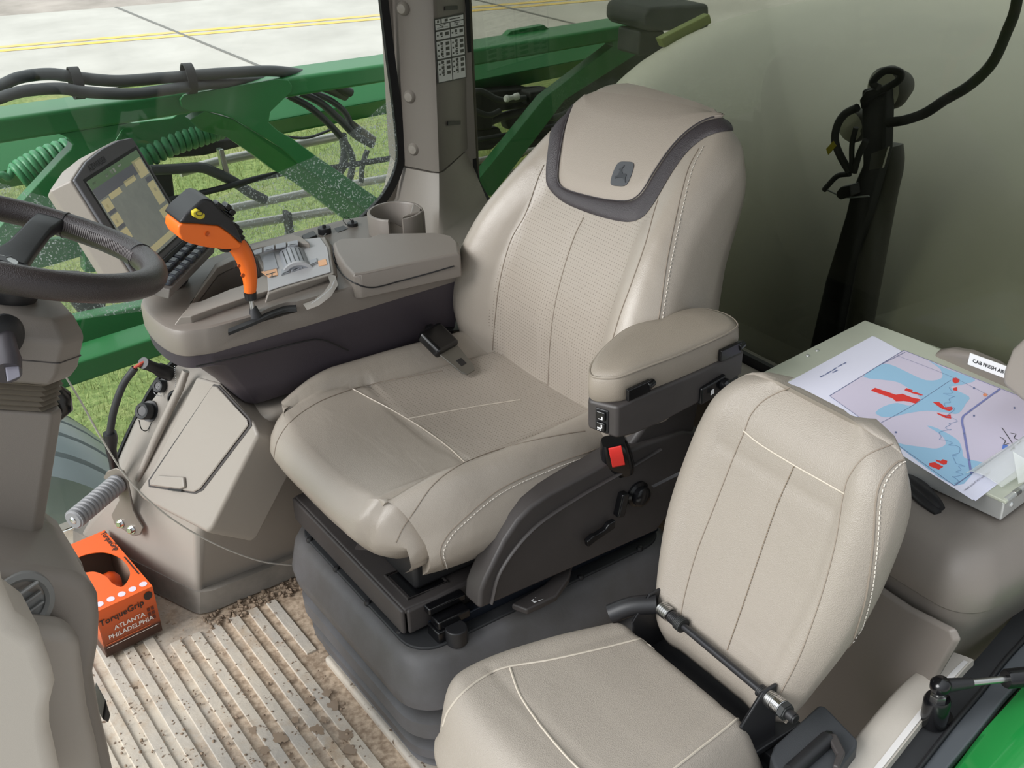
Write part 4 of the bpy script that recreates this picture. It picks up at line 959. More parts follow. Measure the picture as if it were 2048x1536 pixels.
# ================================================================= RIGHT CONSOLE
def boolcut(o, vf):
    me = bpy.data.meshes.new('c'); me.from_pydata([V(v)-wl(o) for v in vf[0]], [], vf[1]); bm = bmesh.new(); bm.from_mesh(me); bmesh.ops.recalc_face_normals(bm, faces=bm.faces); bm.to_mesh(me); bm.free()
    c = bpy.data.objects.new('c', me); C.objects.link(c)
    md = o.modifiers.new('x', 'BOOLEAN'); md.object = c; md.operation = 'DIFFERENCE'; md.solver = 'EXACT'
    mods = [m for m in o.modifiers if m.type != 'BOOLEAN']; vis = [(m, m.show_viewport) for m in mods]
    for m in mods: m.show_viewport = False
    old = o.location.copy(); par = o.parent; c.location = o.location
    bpy.context.view_layer.update()
    # same local frame: cutter verts were taken relative to o's world origin
    c.matrix_world = o.matrix_world.copy(); bpy.context.view_layer.update()
    ev = o.evaluated_get(bpy.context.evaluated_depsgraph_get()); nm = bpy.data.meshes.new_from_object(ev)
    o.modifiers.remove(md); om = o.data; nm.name = om.name; o.data = nm
    for m, s in vis: m.show_viewport = s
    bpy.data.objects.remove(c)
    nm.shade_smooth(); nm.set_sharp_from_angle(angle=rad(35))
con = empty('armrest_console', (0, .4, .45), 'taupe right hand armrest console with keypads and a dark hull', 'console')
out = [(.28, .245), (.05, .245), (-.27, .252), (-.318, .275), (-.338, .33), (-.338, .42), (-.315, .48), (-.22, .555), (-.05, .60), (.20, .60), (.30, .58)]
OUT = cr2(out[2:9], 6); OUT = [(.28, .245), (.05, .245)]+OUT+[(.20, .60), (.28, .58)]
ccx, ccy = 0.0, .42
def osec(z, f=1.0, dy=0, dx=0): return [V((ccx+(x-ccx)*f+dx, ccy+(y-ccy)*f+dy, z)) for x, y in OUT]
hull = mk('hull', loft([
    [V((lerpt([(-.34, -.20), (-.2, -.17), (.3, .28)], x), ccy+(y-ccy)*.55, .43)) for x, y in OUT],
    [V((lerpt([(-.34, -.215), (-.2, -.17), (.3, .29)], x), ccy+(y-ccy)*.85+.0, .447)) for x, y in OUT],
    [V((lerpt([(-.34, -.25), (-.2, -.18), (.3, .295)], x), ccy+(y-ccy)*.93, .50)) for x, y in OUT],
    [V((lerpt([(-.34, -.30), (-.2, -.19), (.3, .30)], x), ccy+(y-ccy)*.975, .562)) for x, y in OUT],
    osec(.570, .99), osec(.60, 1.0)]), M['purple'], con, smooth=45, label='dark plastic lower hull')
body = mk('body', loft([osec(.598, 1.004), osec(.604, 1.01), osec(.642, 1.008), osec(.650, .996), osec(.653, .975)]), M['beige_dk'], con, smooth=45)
def Z(px, z): return [U(a, b, 'z', z) for a, b in px]
# raised front deck round the bin, and the key deck
deck = mk('front_deck', loft([Z([(345, 655), (372, 622), (425, 540), (462, 516), (520, 508), (560, 560), (556, 588), (505, 605), (440, 628), (385, 650)], .648), Z([(360, 634), (374, 618), (430, 528), (470, 508), (520, 500), (552, 550), (548, 578), (500, 592), (430, 615), (382, 633)], .668)]), M['beige'], con, smooth=30, bev=.004)
bin_ = [(382, 606), (434, 536), (466, 521), (512, 512), (530, 548), (498, 566), (460, 578), (402, 602)]
boolcut(deck, prism(Z(bin_, .668), (0, 0, .1), (0, 0, -.06)))
boolcut(body, prism([p+(q-p)*.0 for p, q in zip(Z(bin_, .668), Z(bin_, .668))], (0, 0, .1), (0, 0, -.064)))
mk('bin_liner', prism(Z(bin_, .668), (0, 0, .0015), (0, 0, -.0635)), M['black'], con, smooth=0)
keyd = mk('key_deck', loft([Z([(528, 612), (560, 600), (678, 556), (672, 500), (655, 478), (600, 486), (512, 508), (534, 552)], .648), Z([(536, 588), (560, 580), (668, 548), (660, 495), (650, 474), (600, 478), (508, 499), (533, 545)], .668)]), M['beige'], con, smooth=30, bev=.003)
mk('key_plate', prism(Z([(537, 583), (560, 575), (662, 545), (655, 497), (640, 476), (600, 482), (516, 503), (534, 546)], .6685), (0, 0, .002)), M['grey_panel'], con, bev=.001)
def zbox(px, z, h, m, nm, par=con, bev=.0015, **k): return mk(nm, prism(Z(px, z), (0, 0, h)), m, par, bev=bev, **k)
zbox([(470, 516), (500, 503), (585, 479), (604, 484), (622, 498), (596, 496), (520, 508), (478, 524)], .668, .014, M['beige'], 'key_bank', bev=.004)
for i in range(5):
    t0, t1 = i/5+.012, (i+1)/5-.012
    a = lambda t, o: (478+(598-478)*t, 516+(484-516)*t-8*sin(pi*t)*.5+o)
    mk('key', prism(Z([a(t0, -2), a(t1, -2), a(t1, 7), a(t0, 7)], .683), (0, 0, .003)), M['key'], con, bev=.001)
    if i % 2 == 0:
        m0 = (t0+t1)/2
        mk('key_mark', J(face(Z([a(t0+.03, 2.0), a(t1-.03, 2.0), a(t1-.03, 3.2), a(t0+.03, 3.2)], .6864))), M['black'], con, smooth=0)
for i, (x0, x1) in enumerate(((563, 580), (583, 600), (602, 618), (620, 635))):
    f = lambda x: 552-(x-563)*.325
    mk('key', prism(Z([(x0, f(x0)), (x1, f(x1)), (x1-1, f(x1)-11), (x0-1, f(x0)-11)], .670), (0, 0, .003)), M['key'], con, bev=.001)
    mk('key_mark', face(Z([(x0+2, f(x0)-4), (x1-2, f(x1)-4), (x1-2, f(x1)-5.5), (x0+2, f(x0)-5.5)], .6734)), M['black'], con, smooth=0)
M['peach'] = mat('peach_print', (232, 178, 134), .5)
mk('orange_key', prism(Z([(522, 545), (553, 535), (556, 551), (538, 556)], .670), (0, 0, .002)), M['peach'], con, bev=.0008, label='peach coloured key')
mk('orange_key', prism(Z([(636, 523), (652, 519), (655, 530), (638, 534)], .670), (0, 0, .002)), M['peach'], con, bev=.0008, label='peach coloured key')
mk('key_mark', J(face(Z([(532, 549), (551, 543), (551, 544.5), (532, 550.5)], .6724)), face(Z([(541, 553), (552, 550), (552, 551.5), (541, 554.5)], .6724)), face(Z([(543, 546), (545, 545.5), (545, 551), (543, 551.5)], .6724))), M['black'], con, smooth=0)
zbox([(526, 515), (548, 506), (557, 538), (528, 545)], .670, .003, M['key'], 'display_patch')
# roller dial
d0, d1 = U(585, 540, 'z', .672), U(572, 505, 'z', .672); ax = (d1-d0).normalized(); cc = (d0+d1)/2+V((.012, 0, -.022)); sd_ = V((-ax.y, ax.x, 0)); hw_ = (d1-d0).length/2
def dial(u, v, r=.034):
    a = rad(20+140*v); return cc+ax*((u*2-1)*hw_)+sd_*(cos(a)*-r)+V((0, 0, sin(a)*r))
mk('roller_dial', loft([[dial(u, v) for v in [i/14 for i in range(15)]]+[cc+ax*((u*2-1)*hw_)+V((0, 0, -.005))] for u in (0, .05, .95, 1)]), M['key'], con, smooth=50)
for i in range(5):
    v = .30+.11*i
    mk('dial_groove', loft([[dial(u, v-.012, .0346), dial(u, v+.012, .0346), dial(u, v+.012, .0335), dial(u, v-.012, .0335)] for u in (.12, .4, .6, .9)]), M['black'], con, smooth=0)
mk('dial_fence', loft([[dial(-.03, v, .037), dial(.06, v, .037), dial(.06, v, .03), dial(-.03, v, .03)] for v in [i/10 for i in range(11)]]), M['grey_panel'], con, smooth=50)
# lever gate slot
zs = .654
slot = cr([U(a, b, 'z', zs) for a, b in ((455, 654), (480, 644), (510, 632), (540, 618), (570, 608), (592, 606))], 5)
sl_ = [[p+V((.4, .9, 0)).normalized()*.009, p-V((.4, .9, 0)).normalized()*.009] for p in slot]
boolcut(body, prism([a for a, b in sl_]+[b for a, b in sl_][::-1], (0, 0, .03), (0, 0, -.02)))
boolcut(keyd, prism([a for a, b in sl_]+[b for a, b in sl_][::-1], (0, 0, .04), (0, 0, -.02)))
mk('gate_slot', prism([p+V((0, 0, -.014)) for p in [a for a, b in sl_]+[b for a, b in sl_][::-1]], (0, 0, .006)), M['rubber'], con, smooth=0)
mk('gate_strip', loft([[U(a, b, 'z', z), U(a+c, b+d, 'z', z), U(a+c, b+d, 'z', z-.006), U(a, b, 'z', z-.006)] for a, b, c, d, z in ((655, 548, 16, 3, .668), (660, 566, 16, 4, .664), (648, 584, 14, 9, .660), (628, 600, 10, 11, .657), (606, 608, 8, 12, .655))]), M['beige'], con, smooth=40)
mk('gate_marking', loft([[U(a, b, 'z', .668), U(a+1.5, b+.6, 'z', .668)] for a, b in ((668, 560), (662, 575), (652, 584), (640, 594), (622, 607))], False), M['grey_panel'], con, smooth=0)
mk('hull_crease', tube(cr([U(a, b, 'y', .2465) for a, b in ((392, 733), (500, 709), (610, 682), (638, 679), (660, 684), (697, 701))], 6), .0016, 6), M['black'], con, smooth=60)
# storage lid behind the keys
lo = [(665, 485), (680, 476), (738, 474), (760, 466), (872, 464), (905, 470), (917, 482), (921, 505), (720, 548), (706, 548), (688, 530), (672, 505)]
def lsec(dz, f=1):
    p = Z(lo, .685); c = sum(p, V((0, 0, 0)))/len(p); return [c+(q-c)*f+V((0, 0, dz)) for q in p]
mk('storage_lid', loft([lsec(-.055, 1.0), lsec(-.006, 1.0), lsec(-.0, .97)]), M['beige_dk'], con, smooth=40, bev=.008, bseg=3)
mk('rear_body', prism([V((.03, .247, .645)), V((.30, .247, .638)), V((.31, .40, .638)), V((.12, .46, .645)), V((.055, .40, .645))], (0, 0, -.02)), M['beige_dk'], con, bev=.006)
LT = [bvh(o) for o in con.children if o.name.split('.')[0] in ('body', 'storage_lid', 'rear_body', 'key_deck', 'front_deck')]
mk('lid_seam', tube(mhits(LT, cr2([(664, 490), (669, 522), (684, 547), (710, 566), (745, 575), (800, 562), (860, 546), (908, 532)], 6), .0006), .0016, 6), M['black'], con, smooth=60)
# connector panel on the right rear
cpn = mk('connector_panel', loft([Z([(590, 506), (600, 488), (722, 446), (750, 462), (650, 505)], .630), Z([(596, 498), (604, 486), (718, 446), (736, 456), (640, 496)], .648)]), M['beige'], con, smooth=30, bev=.003)
def cap(px, py, r, h, nm, z=.648, m='black'):
    c = U(px, py, 'z', z); return mk(nm, lathe([(r*.9, -.003), (r, .002), (r, h*.6), (r*.95, h), (r*.3, h+.001), (r*.25, h+.006), (0, h+.007)], c, (0, 0, 1), 22), M[m], cpn, smooth=45)
cap(650, 470, .015, .018, 'socket_cap'); cap(706, 455, .012, .012, 'socket_cap')
zbox([(604, 480), (628, 470), (636, 480), (612, 490)], .648, .012, M['black'], 'socket_flap', cpn, .003)
zbox([(668, 461), (688, 455), (698, 462), (676, 470)], .648, .006, M['black'], 'socket_flap', cpn, .002)
def chain(path, nm, par, r=.0015, step=.004):
    pts = cr(path, 10); o = []; acc = 0
    for a, b in zip(pts, pts[1:]):
        l = (b-a).length
        while acc < l:
            p = a.lerp(b, acc/l if l else 0); o.append(lathe([(0, -r), (r, 0), (0, r)], p, (0, 0, 1), 6)); acc += step
        acc -= l
    return mk(nm, J(*o), M['chrome'], par, smooth=60, kind='stuff')
zb = .665
chain([U(652, 468, 'z', zb+.008), U(648, 474, 'z', zb), U(655, 484, 'z', zb-.01), U(668, 483, 'z', zb-.015), U(674, 474, 'z', .652)], 'bead_chain', cpn)
mk('wire_loop', tube(cr([U(706, 452, 'z', .662), U(694, 450, 'z', .672), U(686, 440, 'z', .682), U(694, 434, 'z', .684), U(703, 442, 'z', .672)], 6), .0008, 5), M['black'], cpn, smooth=60)
# cup holder
cpc = U(790, 421, 'z', .70)
def cring(r, z, a0=-62, a1=250, n=40): return [V((cpc.x+cos(rad(a0+(a1-a0)*i/n))*r, cpc.y+sin(rad(a0+(a1-a0)*i/n))*r, z)) for i in range(n+1)]
cup = empty('cup_holder', (cpc.x, cpc.y, .46), 'round taupe cup holder with a slot in its side beside the pillar', 'cup holder')
ri, ro = .053, .0625
A_0, A_1 = -105, 205
secs = []
for i in range(49):
    a = rad(-104+330*i/48); u = V((cos(a), sin(a), 0)); b = V((cpc.x, cpc.y, 0))
    secs.append([b+u*ri+V((0, 0, .49)), b+u*ri+V((0, 0, .696)), b+u*(ri+.003)+V((0, 0, .70)), b+u*(ro-.002)+V((0, 0, .70)), b+u*ro+V((0, 0, .697)), b+u*ro+V((0, 0, .49))])
mk('cup_wall', loft(secs), M['beige_dk'], cup, smooth=45)
mk('cup_floor', cyl((cpc.x, cpc.y, .44), (cpc.x, cpc.y, .50), ro, n=32), M['beige_dk'], cup)
mk('cup_bracket', prism([U(826, 404, 'z', .70), U(850, 421, 'z', .70), U(802, 433, 'z', .70), U(820, 425, 'z', .70)]+[], (0, 0, -.2)), M['beige_dk'], cup, bev=.004)
# ================================================================= CONTROL LEVER
lev = empty('control_lever', U(510, 630, 'y', .255), 'orange and black multi function control lever standing in the console slot', 'lever')
YL = .262
st = cr([U(a, b, 'y', YL) for a, b in ((500, 584), (500, 560), (496, 535), (487, 511), (476, 494), (464, 484))], 6)
rad_ = [crt([(0, .0106), (.25, .0132), (.5, .0155), (.75, .0165), (1, .015)], i/(len(st)-1)) for i in range(len(st))]
mk('grip', tube(st, rad_, 18, flat=1.1), M['orange'], lev, smooth=60, label='orange grip')
mk('grip_spine', tube([p+V((.0135, .002, .004)) for p in st[6:-4]], .0062, 10), M['black'], lev, smooth=60)
hd = [(357, 452), (364, 446), (395, 447), (437, 451), (462, 468), (486, 491), (478, 499), (452, 500), (412, 495), (382, 488), (363, 480), (356, 466)]
head = mk('head', slab(hd, 'y', .230, .068), M['orange'], lev, bev=.011, bseg=4, label='orange head')
tp_ = [(358, 447), (372, 428), (404, 400), (413, 397), (426, 402), (446, 424), (467, 442), (482, 472), (487, 490), (466, 473), (440, 453), (396, 449)]
top_ = mk('button_pod', slab(tp_, 'y', .224, .08), M['black'], lev, bev=.008, bseg=3, label='black button pod')
mk('yellow_button', slab([(386, 425), (396, 419), (411, 429), (410, 436), (401, 440), (387, 434)], 'y', .214, .014), M['yellow'], lev, bev=.002)
mk('button_mark', tube([U(399+7*cos(a), 427+4*sin(a), 'y', .2135) for a in [i*2*pi/16 for i in range(16)]], .0006, 5, True), M['black'], lev, smooth=0)
ns = V((.62, -.1, .55)).normalized()
bt = [(432, 413, .013), (440, 428, .011), (452, 436, .010), (456, 424, .009), (448, 414, .008), (462, 452, .011), (470, 462, .010), (474, 474, .009)]
for px, py, r in bt:
    c = U(px, py, 'y', .224); c = U(px+3, py, 'y', .247)
    mk('button', fbox(c+ns*.002, (V((.55, 0, -.62)), V((0, 1, 0)), ns), (r*1.5, .022, .012)), M['black_gl'], lev, bev=.003)
c = U(452, 424, 'y', .262)
mk('yellow_button', fbox(c+ns*.006, (V((.55, 0, -.62)), V((0, 1, 0)), ns), (.012, .018, .012)), M['yellow'], lev, bev=.003)
mk('trigger', slab([(440, 497), (466, 499), (458, 506), (444, 505)], 'y', .240, .03), M['black'], lev, bev=.003)
for px, py, r in ((415, 468, .0045), (478, 532, .003), (486, 551, .004)):
    c = U(px, py, 'y', .2285 if px < 440 else .2445); mk('screw_recess', lathe([(r, -.002), (r, .001), (r*.6, -.0005), (0, -.0005)], c, (0, -1, 0), 14), mat('orange_dark%d' % px, (190, 84, 24), .5), lev, smooth=40)
mk('collar', tube([U(500, 584, 'y', YL), U(502, 598, 'y', YL)], [.0125, .0112], 18), M['black'], lev, smooth=40)
mk('shaft', tube([U(502, 598, 'y', YL), U(508, 634, 'y', YL-.005)], .005, 12), M['steel'], lev, smooth=40)
mk('boot', tube([U(506, 612, 'y', YL), U(510, 632, 'y', YL-.006), U(512, 640, 'y', YL-.006)], [.006, .013, .016], 14), M['rubber'], lev, smooth=50)
# ================================================================= DISPLAY
mc, mr_, mu_ = V((-.29713, .49872, .82388)), V((.63188, .77182, -.07086)), V((-.27477, .30856, .91065)); mn = mr_.cross(mu_).normalized(); mu_ = mn.cross(mr_).normalized()
def mp_(a, b, c=0): return mc+mr_*a+mu_*b+mn*c
M['key_dk'] = mat('charcoal_key', (66, 72, 80), .3)
mon = empty('touch_display', mp_(0, -.2, -.03), 'grey framed touch display tilted beside the steering wheel', 'monitor')
sw_, sh_ = .246, .184
ol = [(-.155, .108), (-.08, .124), (0, .129), (.08, .127), (.139, .118), (.143, .10), (.145, -.10), (.143, -.122), (.125, -.13), (-.14, -.13), (-.155, -.12)]
mk('housing', loft([[mp_(a*.93, b*.93, -.062) for a, b in ol], [mp_(a, b, -.045) for a, b in ol], [mp_(a, b, .002) for a, b in ol]]), M['beige'], mon, bev=.004, bseg=3)
bz_ = mk('bezel', prism([mp_(a*.985, b*.985, .002) for a, b in ol], mn*.007), mat('bezel_grey', (98, 98, 102), .45), mon, bev=.003)
mk('screen_frame', prism([mp_(-sw_/2-.006, sh_/2+.006, .009), mp_(sw_/2+.008, sh_/2+.006, .009), mp_(sw_/2+.008, -sh_/2-.004, .009), mp_(-sw_/2-.006, -sh_/2-.004, .009)], mn*.0006), M['black'], mon, smooth=0)
scr = mk('screen', prism([mp_(-sw_/2, sh_/2, .0096), mp_(sw_/2, sh_/2, .0096), mp_(sw_/2, -sh_/2, .0096), mp_(-sw_/2, -sh_/2, .0096)], mn*.0006), mat('lit_screen', (140, 146, 138), .12, emit=.18, rgb2=(120, 124, 122), nscale=14), mon, smooth=0, label='lit screen')
def sq(x0, y0, x1, y1, off=.0104): return face([mp_(-sw_/2+sw_*x0, sh_/2-sh_*y0, off), mp_(-sw_/2+sw_*x1, sh_/2-sh_*y0, off), mp_(-sw_/2+sw_*x1, sh_/2-sh_*y1, off), mp_(-sw_/2+sw_*x0, sh_/2-sh_*y1, off)])
mk('screen_header', J(sq(0, 0, 1, .10)), mat('screen_green', (104, 130, 100), .15, emit=.15), scr, smooth=0)
mk('screen_bar', J(sq(0, .10, .84, .22), sq(.03, .36, .16, .40), sq(.03, .53, .16, .57), sq(.03, .70, .16, .74), sq(.86, .30, .98, .36)), mat('screen_grey', (112, 116, 122), .15, emit=.12), scr, smooth=0)
mk('screen_tile', J(sq(.02, .24, .16, .36), sq(.02, .41, .16, .53), sq(.02, .58, .16, .70), sq(.02, .75, .16, .87), sq(.18, .22, .40, .28), sq(.5, .2, .72, .26), sq(.80, .08, .98, .28), sq(.84, .36, .98, .62), sq(.78, .66, .98, .76), sq(.3, .90, .9, .97)), mat('screen_yellow', (196, 188, 146), .15, emit=.2), scr, smooth=0)
mk('screen_mark', J(sq(.40, .03, .44, .08), sq(.46, .03, .49, .08), sq(.30, .04, .35, .07), sq(.56, .035, .63, .05), sq(.06, .04, .12, .06), sq(.06, .29, .09, .33), sq(.06, .46, .09, .50), sq(.06, .63, .09, .67), sq(.9, .44, .94, .48)), M['white'], scr, smooth=0)
mk('brand_text', txt('AZWIASER', .0165, mp_(-.05, .103, .0095), mr_, mu_, .0004, 'CENTER'), M['black'], mon, smooth=0)
kd_ = (mu_*-.62+mn*.78).normalized(); kn_ = mr_.cross(-kd_).normalized()
def kp_(a, e, c=0): return mp_(a, -.118, .006)+kd_*e+kn_*c
mk('key_tray', prism([kp_(-.135, 0), kp_(.14, 0), kp_(.14, .050), kp_(-.135, .050)], kn_*-.02), mat('tray_grey', (112, 108, 104), .5), mon, bev=.002)
mk('tray_groove', prism([mp_(-.13, -.106, .009), mp_(.135, -.106, .009), mp_(.135, -.120, .009), mp_(-.13, -.120, .009)], mn*.005), M['black'], mon, bev=.002)
for r_ in range(2):
    for k in range(8):
        x = -.108+.031*k+(.004 if k > 3 else 0); y = .0135+.023*r_
        mk('key', fbox(kp_(x, y, .005), (mr_, kd_, kn_), (.026, .017, .013)), M['key_dk'], mon, bev=.005, bseg=3)
mk('mount_arm', tube(cr([mp_(.03, -.12, -.06), mp_(.03, -.19, -.05), V((-.265, .50, .69)), V((-.25, .50, .648))], 6), [.03]*7+[.034]*6+[.036]*6, 16), M['charcoal'], mon, smooth=50)
# ================================================================= STEERING WHEEL + COLUMN
wc, wn = V((-.6244, .0132, .995)), V((.40056, .01809, .91609)).normalized()
wa = wn.cross(V((0, 1, 0))).normalized(); wb = wn.cross(wa)
if wa.x < 0: wa, wb = -wa, -wb
wh = empty('steering_wheel', wc-wn*.09, 'dark leather wrapped steering wheel with stitched rim', 'steering wheel')
def wp_(a, r, h=0): return wc+wa*(cos(a)*r)+wb*(sin(a)*r)+wn*h
R_ = .2135
def rimr(a): return .0205
N = 120
mk('rim', tube([wp_(2*pi*i/N, R_) for i in range(N)], .0205, 20, True), mat('rim_leather', (50, 44, 44), .34, bump=.25, bscale=600, vor=True), wh, smooth=60)
stc = []
def wang(px, py):
    p = UP(px, py, wc, wn)-wc; return math.atan2(p.dot(wb), p.dot(wa))
a_s = wang(118, 445)
a_e = wang(300, 520)
if a_e < a_s-pi: a_e += 2*pi
if a_e > a_s+pi: a_e -= 2*pi
for base in (0,):
    for i in range(46):
        a = a_s+(a_e-a_s)*(i+.5)/46; da = (a_e-a_s)/46*.35
        q = lambda aa, t: wp_(aa, R_-.0208*cos(t), .0208*sin(t))
        stc.append(tube([q(a, -.28), q(a+da, .05), q(a, .42)], .0011, 5))
mk('rim_stitching', J(*stc), mat('rim_thread', (96, 90, 90), .5), wh, smooth=60)
for aa in (a_s-.06, a_e+.05): mk('rim_joint', tube([wp_(aa, R_+cos(t)*.0207, sin(t)*.0207) for t in [i*2*pi/20 for i in range(20)]], .0011, 5, True), M['black'], wh, smooth=60)
hub_h = -.045
mk('hub', lathe([(.0, .012), (.045, .010), (.062, .0), (.066, -.02), (.055, -.05), (.04, -.09)], wc+wn*hub_h, wn, 32), M['black'], wh, smooth=50)
sp_a = wang(98, 446)
for k, aa in enumerate((sp_a, sp_a+2.2, sp_a+4.1)):
    d = (wa*cos(aa)+wb*sin(aa)); s = wn.cross(d)
    mk('spoke', loft([[wc+d*r+s*p+wn*(h+q) for p, q in rrect(w, t, min(w, t)*.5, 3)] for r, w, t, h in ((.03, .03, .012, hub_h), (.09, .022, .011, -.03), (.15, .02, .010, -.006), (.185, .022, .011, .0), (.205, .024, .012, .0))]), M['black'], wh, smooth=50)
ec = wc+wn*(hub_h+.013)
mk('hub_emblem', lathe([(0, .003), (.026, .003), (.028, 0)], ec, wn, 28), M['steel'], wh, smooth=40)
mk('hub_deer', prism([ec+wa*(-b*1.4)+wb*(a*1.4)+wn*.003 for a, b in deer], wn*.001), M['black'], wh, smooth=30)
col = empty('steering_column', (-.72, 0, .40), 'beige steering column with a pleated gaiter and stalk', 'steering column')
def octo(cx, cy, z, hx, hy, c):
    return [V((cx+a, cy+b, z)) for a, b in ((hx, -hy+c), (hx, hy-c), (hx-c, hy), (-hx+c, hy), (-hx, hy-c), (-hx, -hy+c), (-hx+c, -hy), (hx-c, -hy))]
CXC = lambda z: -.737+(z-.80)*.28
def octt(c, hx, hy, k, dv=0): return [c+wa*a+wb*b for a, b in ((hx, -hy+k), (hx, hy-k), (hx-k, hy), (-hx+k, hy), (-hx, hy-k), (-hx, -hy+k), (-hx+k, -hy), (hx-k, -hy))]
def ca(h): return wc+wn*h+wa*.012
cov = mk('column_cover', loft([octt(ca(-.185), .106, .096, .045), octt(ca(-.165), .113, .10, .045), octt(ca(-.115), .113, .10, .045), octt(ca(-.088), .095, .08, .04), octt(ca(-.08), .06, .06, .03)]), M['beige_dk'], col, smooth=25, bev=.006, bseg=3)
secs = []
for k in range(13):
    f = .092 if k % 2 else .098
    secs.append(octt(ca(-.183-.0042*k)+wa*.004, f, f-.022, .035))
mk('gaiter', loft(secs), mat('gaiter_rubber', (118, 110, 98), .5), col, smooth=20)
ct = ca(-.234)+wa*.006; cb = ct+V((-.085, 0, -.26))
mk('column_post', loft([octt(ct, .095, .08, .022), octt(ct+(cb-ct)*.03, .097, .08, .022), octt(cb, .085, .08, .022)]), M['beige_dk'], col, smooth=25, bev=.005)
mk('column_foot', loft([octo(-.785, .0, .53, .075, .085, .04), octo(-.78, .02, .505, .115, .11, .05), octo(-.775, .02, .46, .132, .13, .05), octo(-.775, .02, .36, .135, .13, .05)]), M['beige_dk'], col, smooth=30, bev=.008)
mk('column_seam', loft([octt(ca(-.146), .1138, .1008, .0453), octt(ca(-.1475), .1138, .1008, .0453)]), M['charcoal'], col, smooth=20)
sc_ = U(4, 672, 'y', -.10)
mk('stalk_ring', lathe([(.026, -.01), (.032, 0), (.032, .006), (.022, .014), (0, .014)], sc_, (.35, -.9, 0), 26), M['black'], col, smooth=40)
sb = U(14, 745, 'y', -.165)
sdir = (sb-sc_)
mk('stalk', tube([sc_, sc_+sdir*.4, sc_+sdir*.7, sc_+sdir*1.02], [.017, .0185, .0215, .0195], 16), mat('stalk_grey', (70, 66, 70), .4), col, smooth=50, bev=0)
tip = sc_+sdir*.86+V((.003, -.0215, .002))
mk('stalk_button', fbox(tip, (sdir.normalized(), V((1, .3, 0)), V((.2, -1, .2))), (.03, .02, .006)), mat('stalk_btn', (120, 118, 128), .4), col, bev=.004)
mk('stalk_mark', J(fbox(sc_+sdir*.45+V((.004, -.0188, .002)), (sdir.normalized(), V((1, .3, 0)), V((.2, -1, .2))), (.006, .012, .0006)), fbox(sc_+sdir*.62+V((.004, -.0205, .002)), (sdir.normalized(), V((1, .3, 0)), V((.2, -1, .2))), (.007, .008, .0006))), M['white'], col, smooth=0)
mk('side_knob', tube([U(104, 780, 'y', .09), U(118, 795, 'y', .09), U(124, 815, 'y', .09), U(106, 842, 'y', .09)], [.016, .02, .018, .008], 14, flat=1), M['black_gl'], col, smooth=60)
# ---- lower dash pedestal in the foreground left
ped = empty('dash_pedestal', (-.75, -.2, FZ), 'beige lower dash pedestal with a round air vent at the left edge', 'dash')
pw = [(-80, 1120), (20, 1133), (150, 1152), (186, 1166), (202, 1198), (205, 1240), (203, 1290), (192, 1352), (205, 1430), (222, 1500), (250, 1640), (-80, 1640)]
pd1 = mk('pedestal_body', slab(pw, 'y', -.20, .20), M['beige_dk'], ped, bev=.022, bseg=5)
pw2 = [(-90, 1040), (2, 1118), (14, 1180), (40, 1240), (88, 1275), (112, 1345), (119, 1375), (108, 1420), (108, 1460), (130, 1560), (150, 1640), (-90, 1640)]
mk('front_cowl', slab(pw2, 'y', -.36, .14), M['beige_lt'], ped, bev=.028, bseg=5)
mk('rear_wing', slab([(-60, 1250), (95, 1262), (150, 1268), (165, 1290), (172, 1350), (180, 1420), (200, 1500), (225, 1640), (-60, 1640)], 'y', -.26, .06), M['beige'], ped, bev=.02, bseg=4)
vc = U(44, 1206, 'y', -.206)
vent = mk('air_vent', lathe([(.033, -.014), (.033, .002), (.038, .006), (.046, .004), (.048, -.002)], vc, (.15, -1, .18), 36), mat('vent_ring', (116, 116, 114), .4), ped, smooth=45)
mk('vent_well', lathe([(.0335, -.006), (0, -.006)], vc, (.15, -1, .18), 28), M['black_gl'], ped)
for k in (-1, 0, 1):
    mk('louvre', fbox(vc+V((0, -.003, .018*k)), (V((1, .15, .25)), V((.15, -1, .18)), V((-.2, .2, .95))), (.06, .008, .004)), mat('louvre%d' % k, (120, 120, 118), .35), ped, bev=.0015)
mk('floor_pedal', slab([(212, 1400), (222, 1432), (218, 1448), (205, 1440)], 'y', -.05, .06), M['black'], None, bev=.004, label='corner of a black pedal beside the dash pedestal', cat='pedal')
# ================================================================= CONSOLE SUPPORT ON THE RIGHT
Lp = [(-.362, .385, FZ), (-.352, .375, -.02), (-.345, .32, .165), (-.213, .255, .41), (-.17, .25, .428), (.12, .25, .428), (.12, .375, -.02), (.12, .385, FZ)]
Rp = [(-.517, .80, FZ), (-.512, .76, -.02), (-.452, .655, .115), (-.345, .65, .275), (-.25, .60, .428), (.12, .60, .428), (.12, .76, -.02), (.12, .80, FZ)]
Mp = [V(a).lerp(V(b), .45) for a, b in zip(Lp, Rp)]
sup_ = empty('console_support', (-.1, .5, FZ), 'beige sloping support below the console with a storage door and sockets', 'panel')
mk('support_body', loft([Lp, Mp, Rp]), M['beige'], sup_, smooth=25, bev=.022, bseg=4)
kp = [[V(a)+V((-.004, -.004, 0)) for a in (p0, p1)]+[V(p1)+V((.03, .03, 0)), V(p0)+V((.03, .03, 0))] for p0, p1 in ((V((.12, .383, FZ)), V((.12, .374, -.028))), (V((-.33, .383, FZ)), V((-.322, .374, -.028))), (V((-.357, .392, FZ)), V((-.349, .383, -.026))), (V((-.367, .41, FZ)), V((-.36, .40, -.026))), (V((-.519, .80, FZ)), V((-.512, .77, -.01))))]
mk('kick_plate', loft(kp), mat('scuffed_kick', (112, 108, 102), .6, rgb2=(138, 132, 124), nscale=12), sup_, smooth=40)
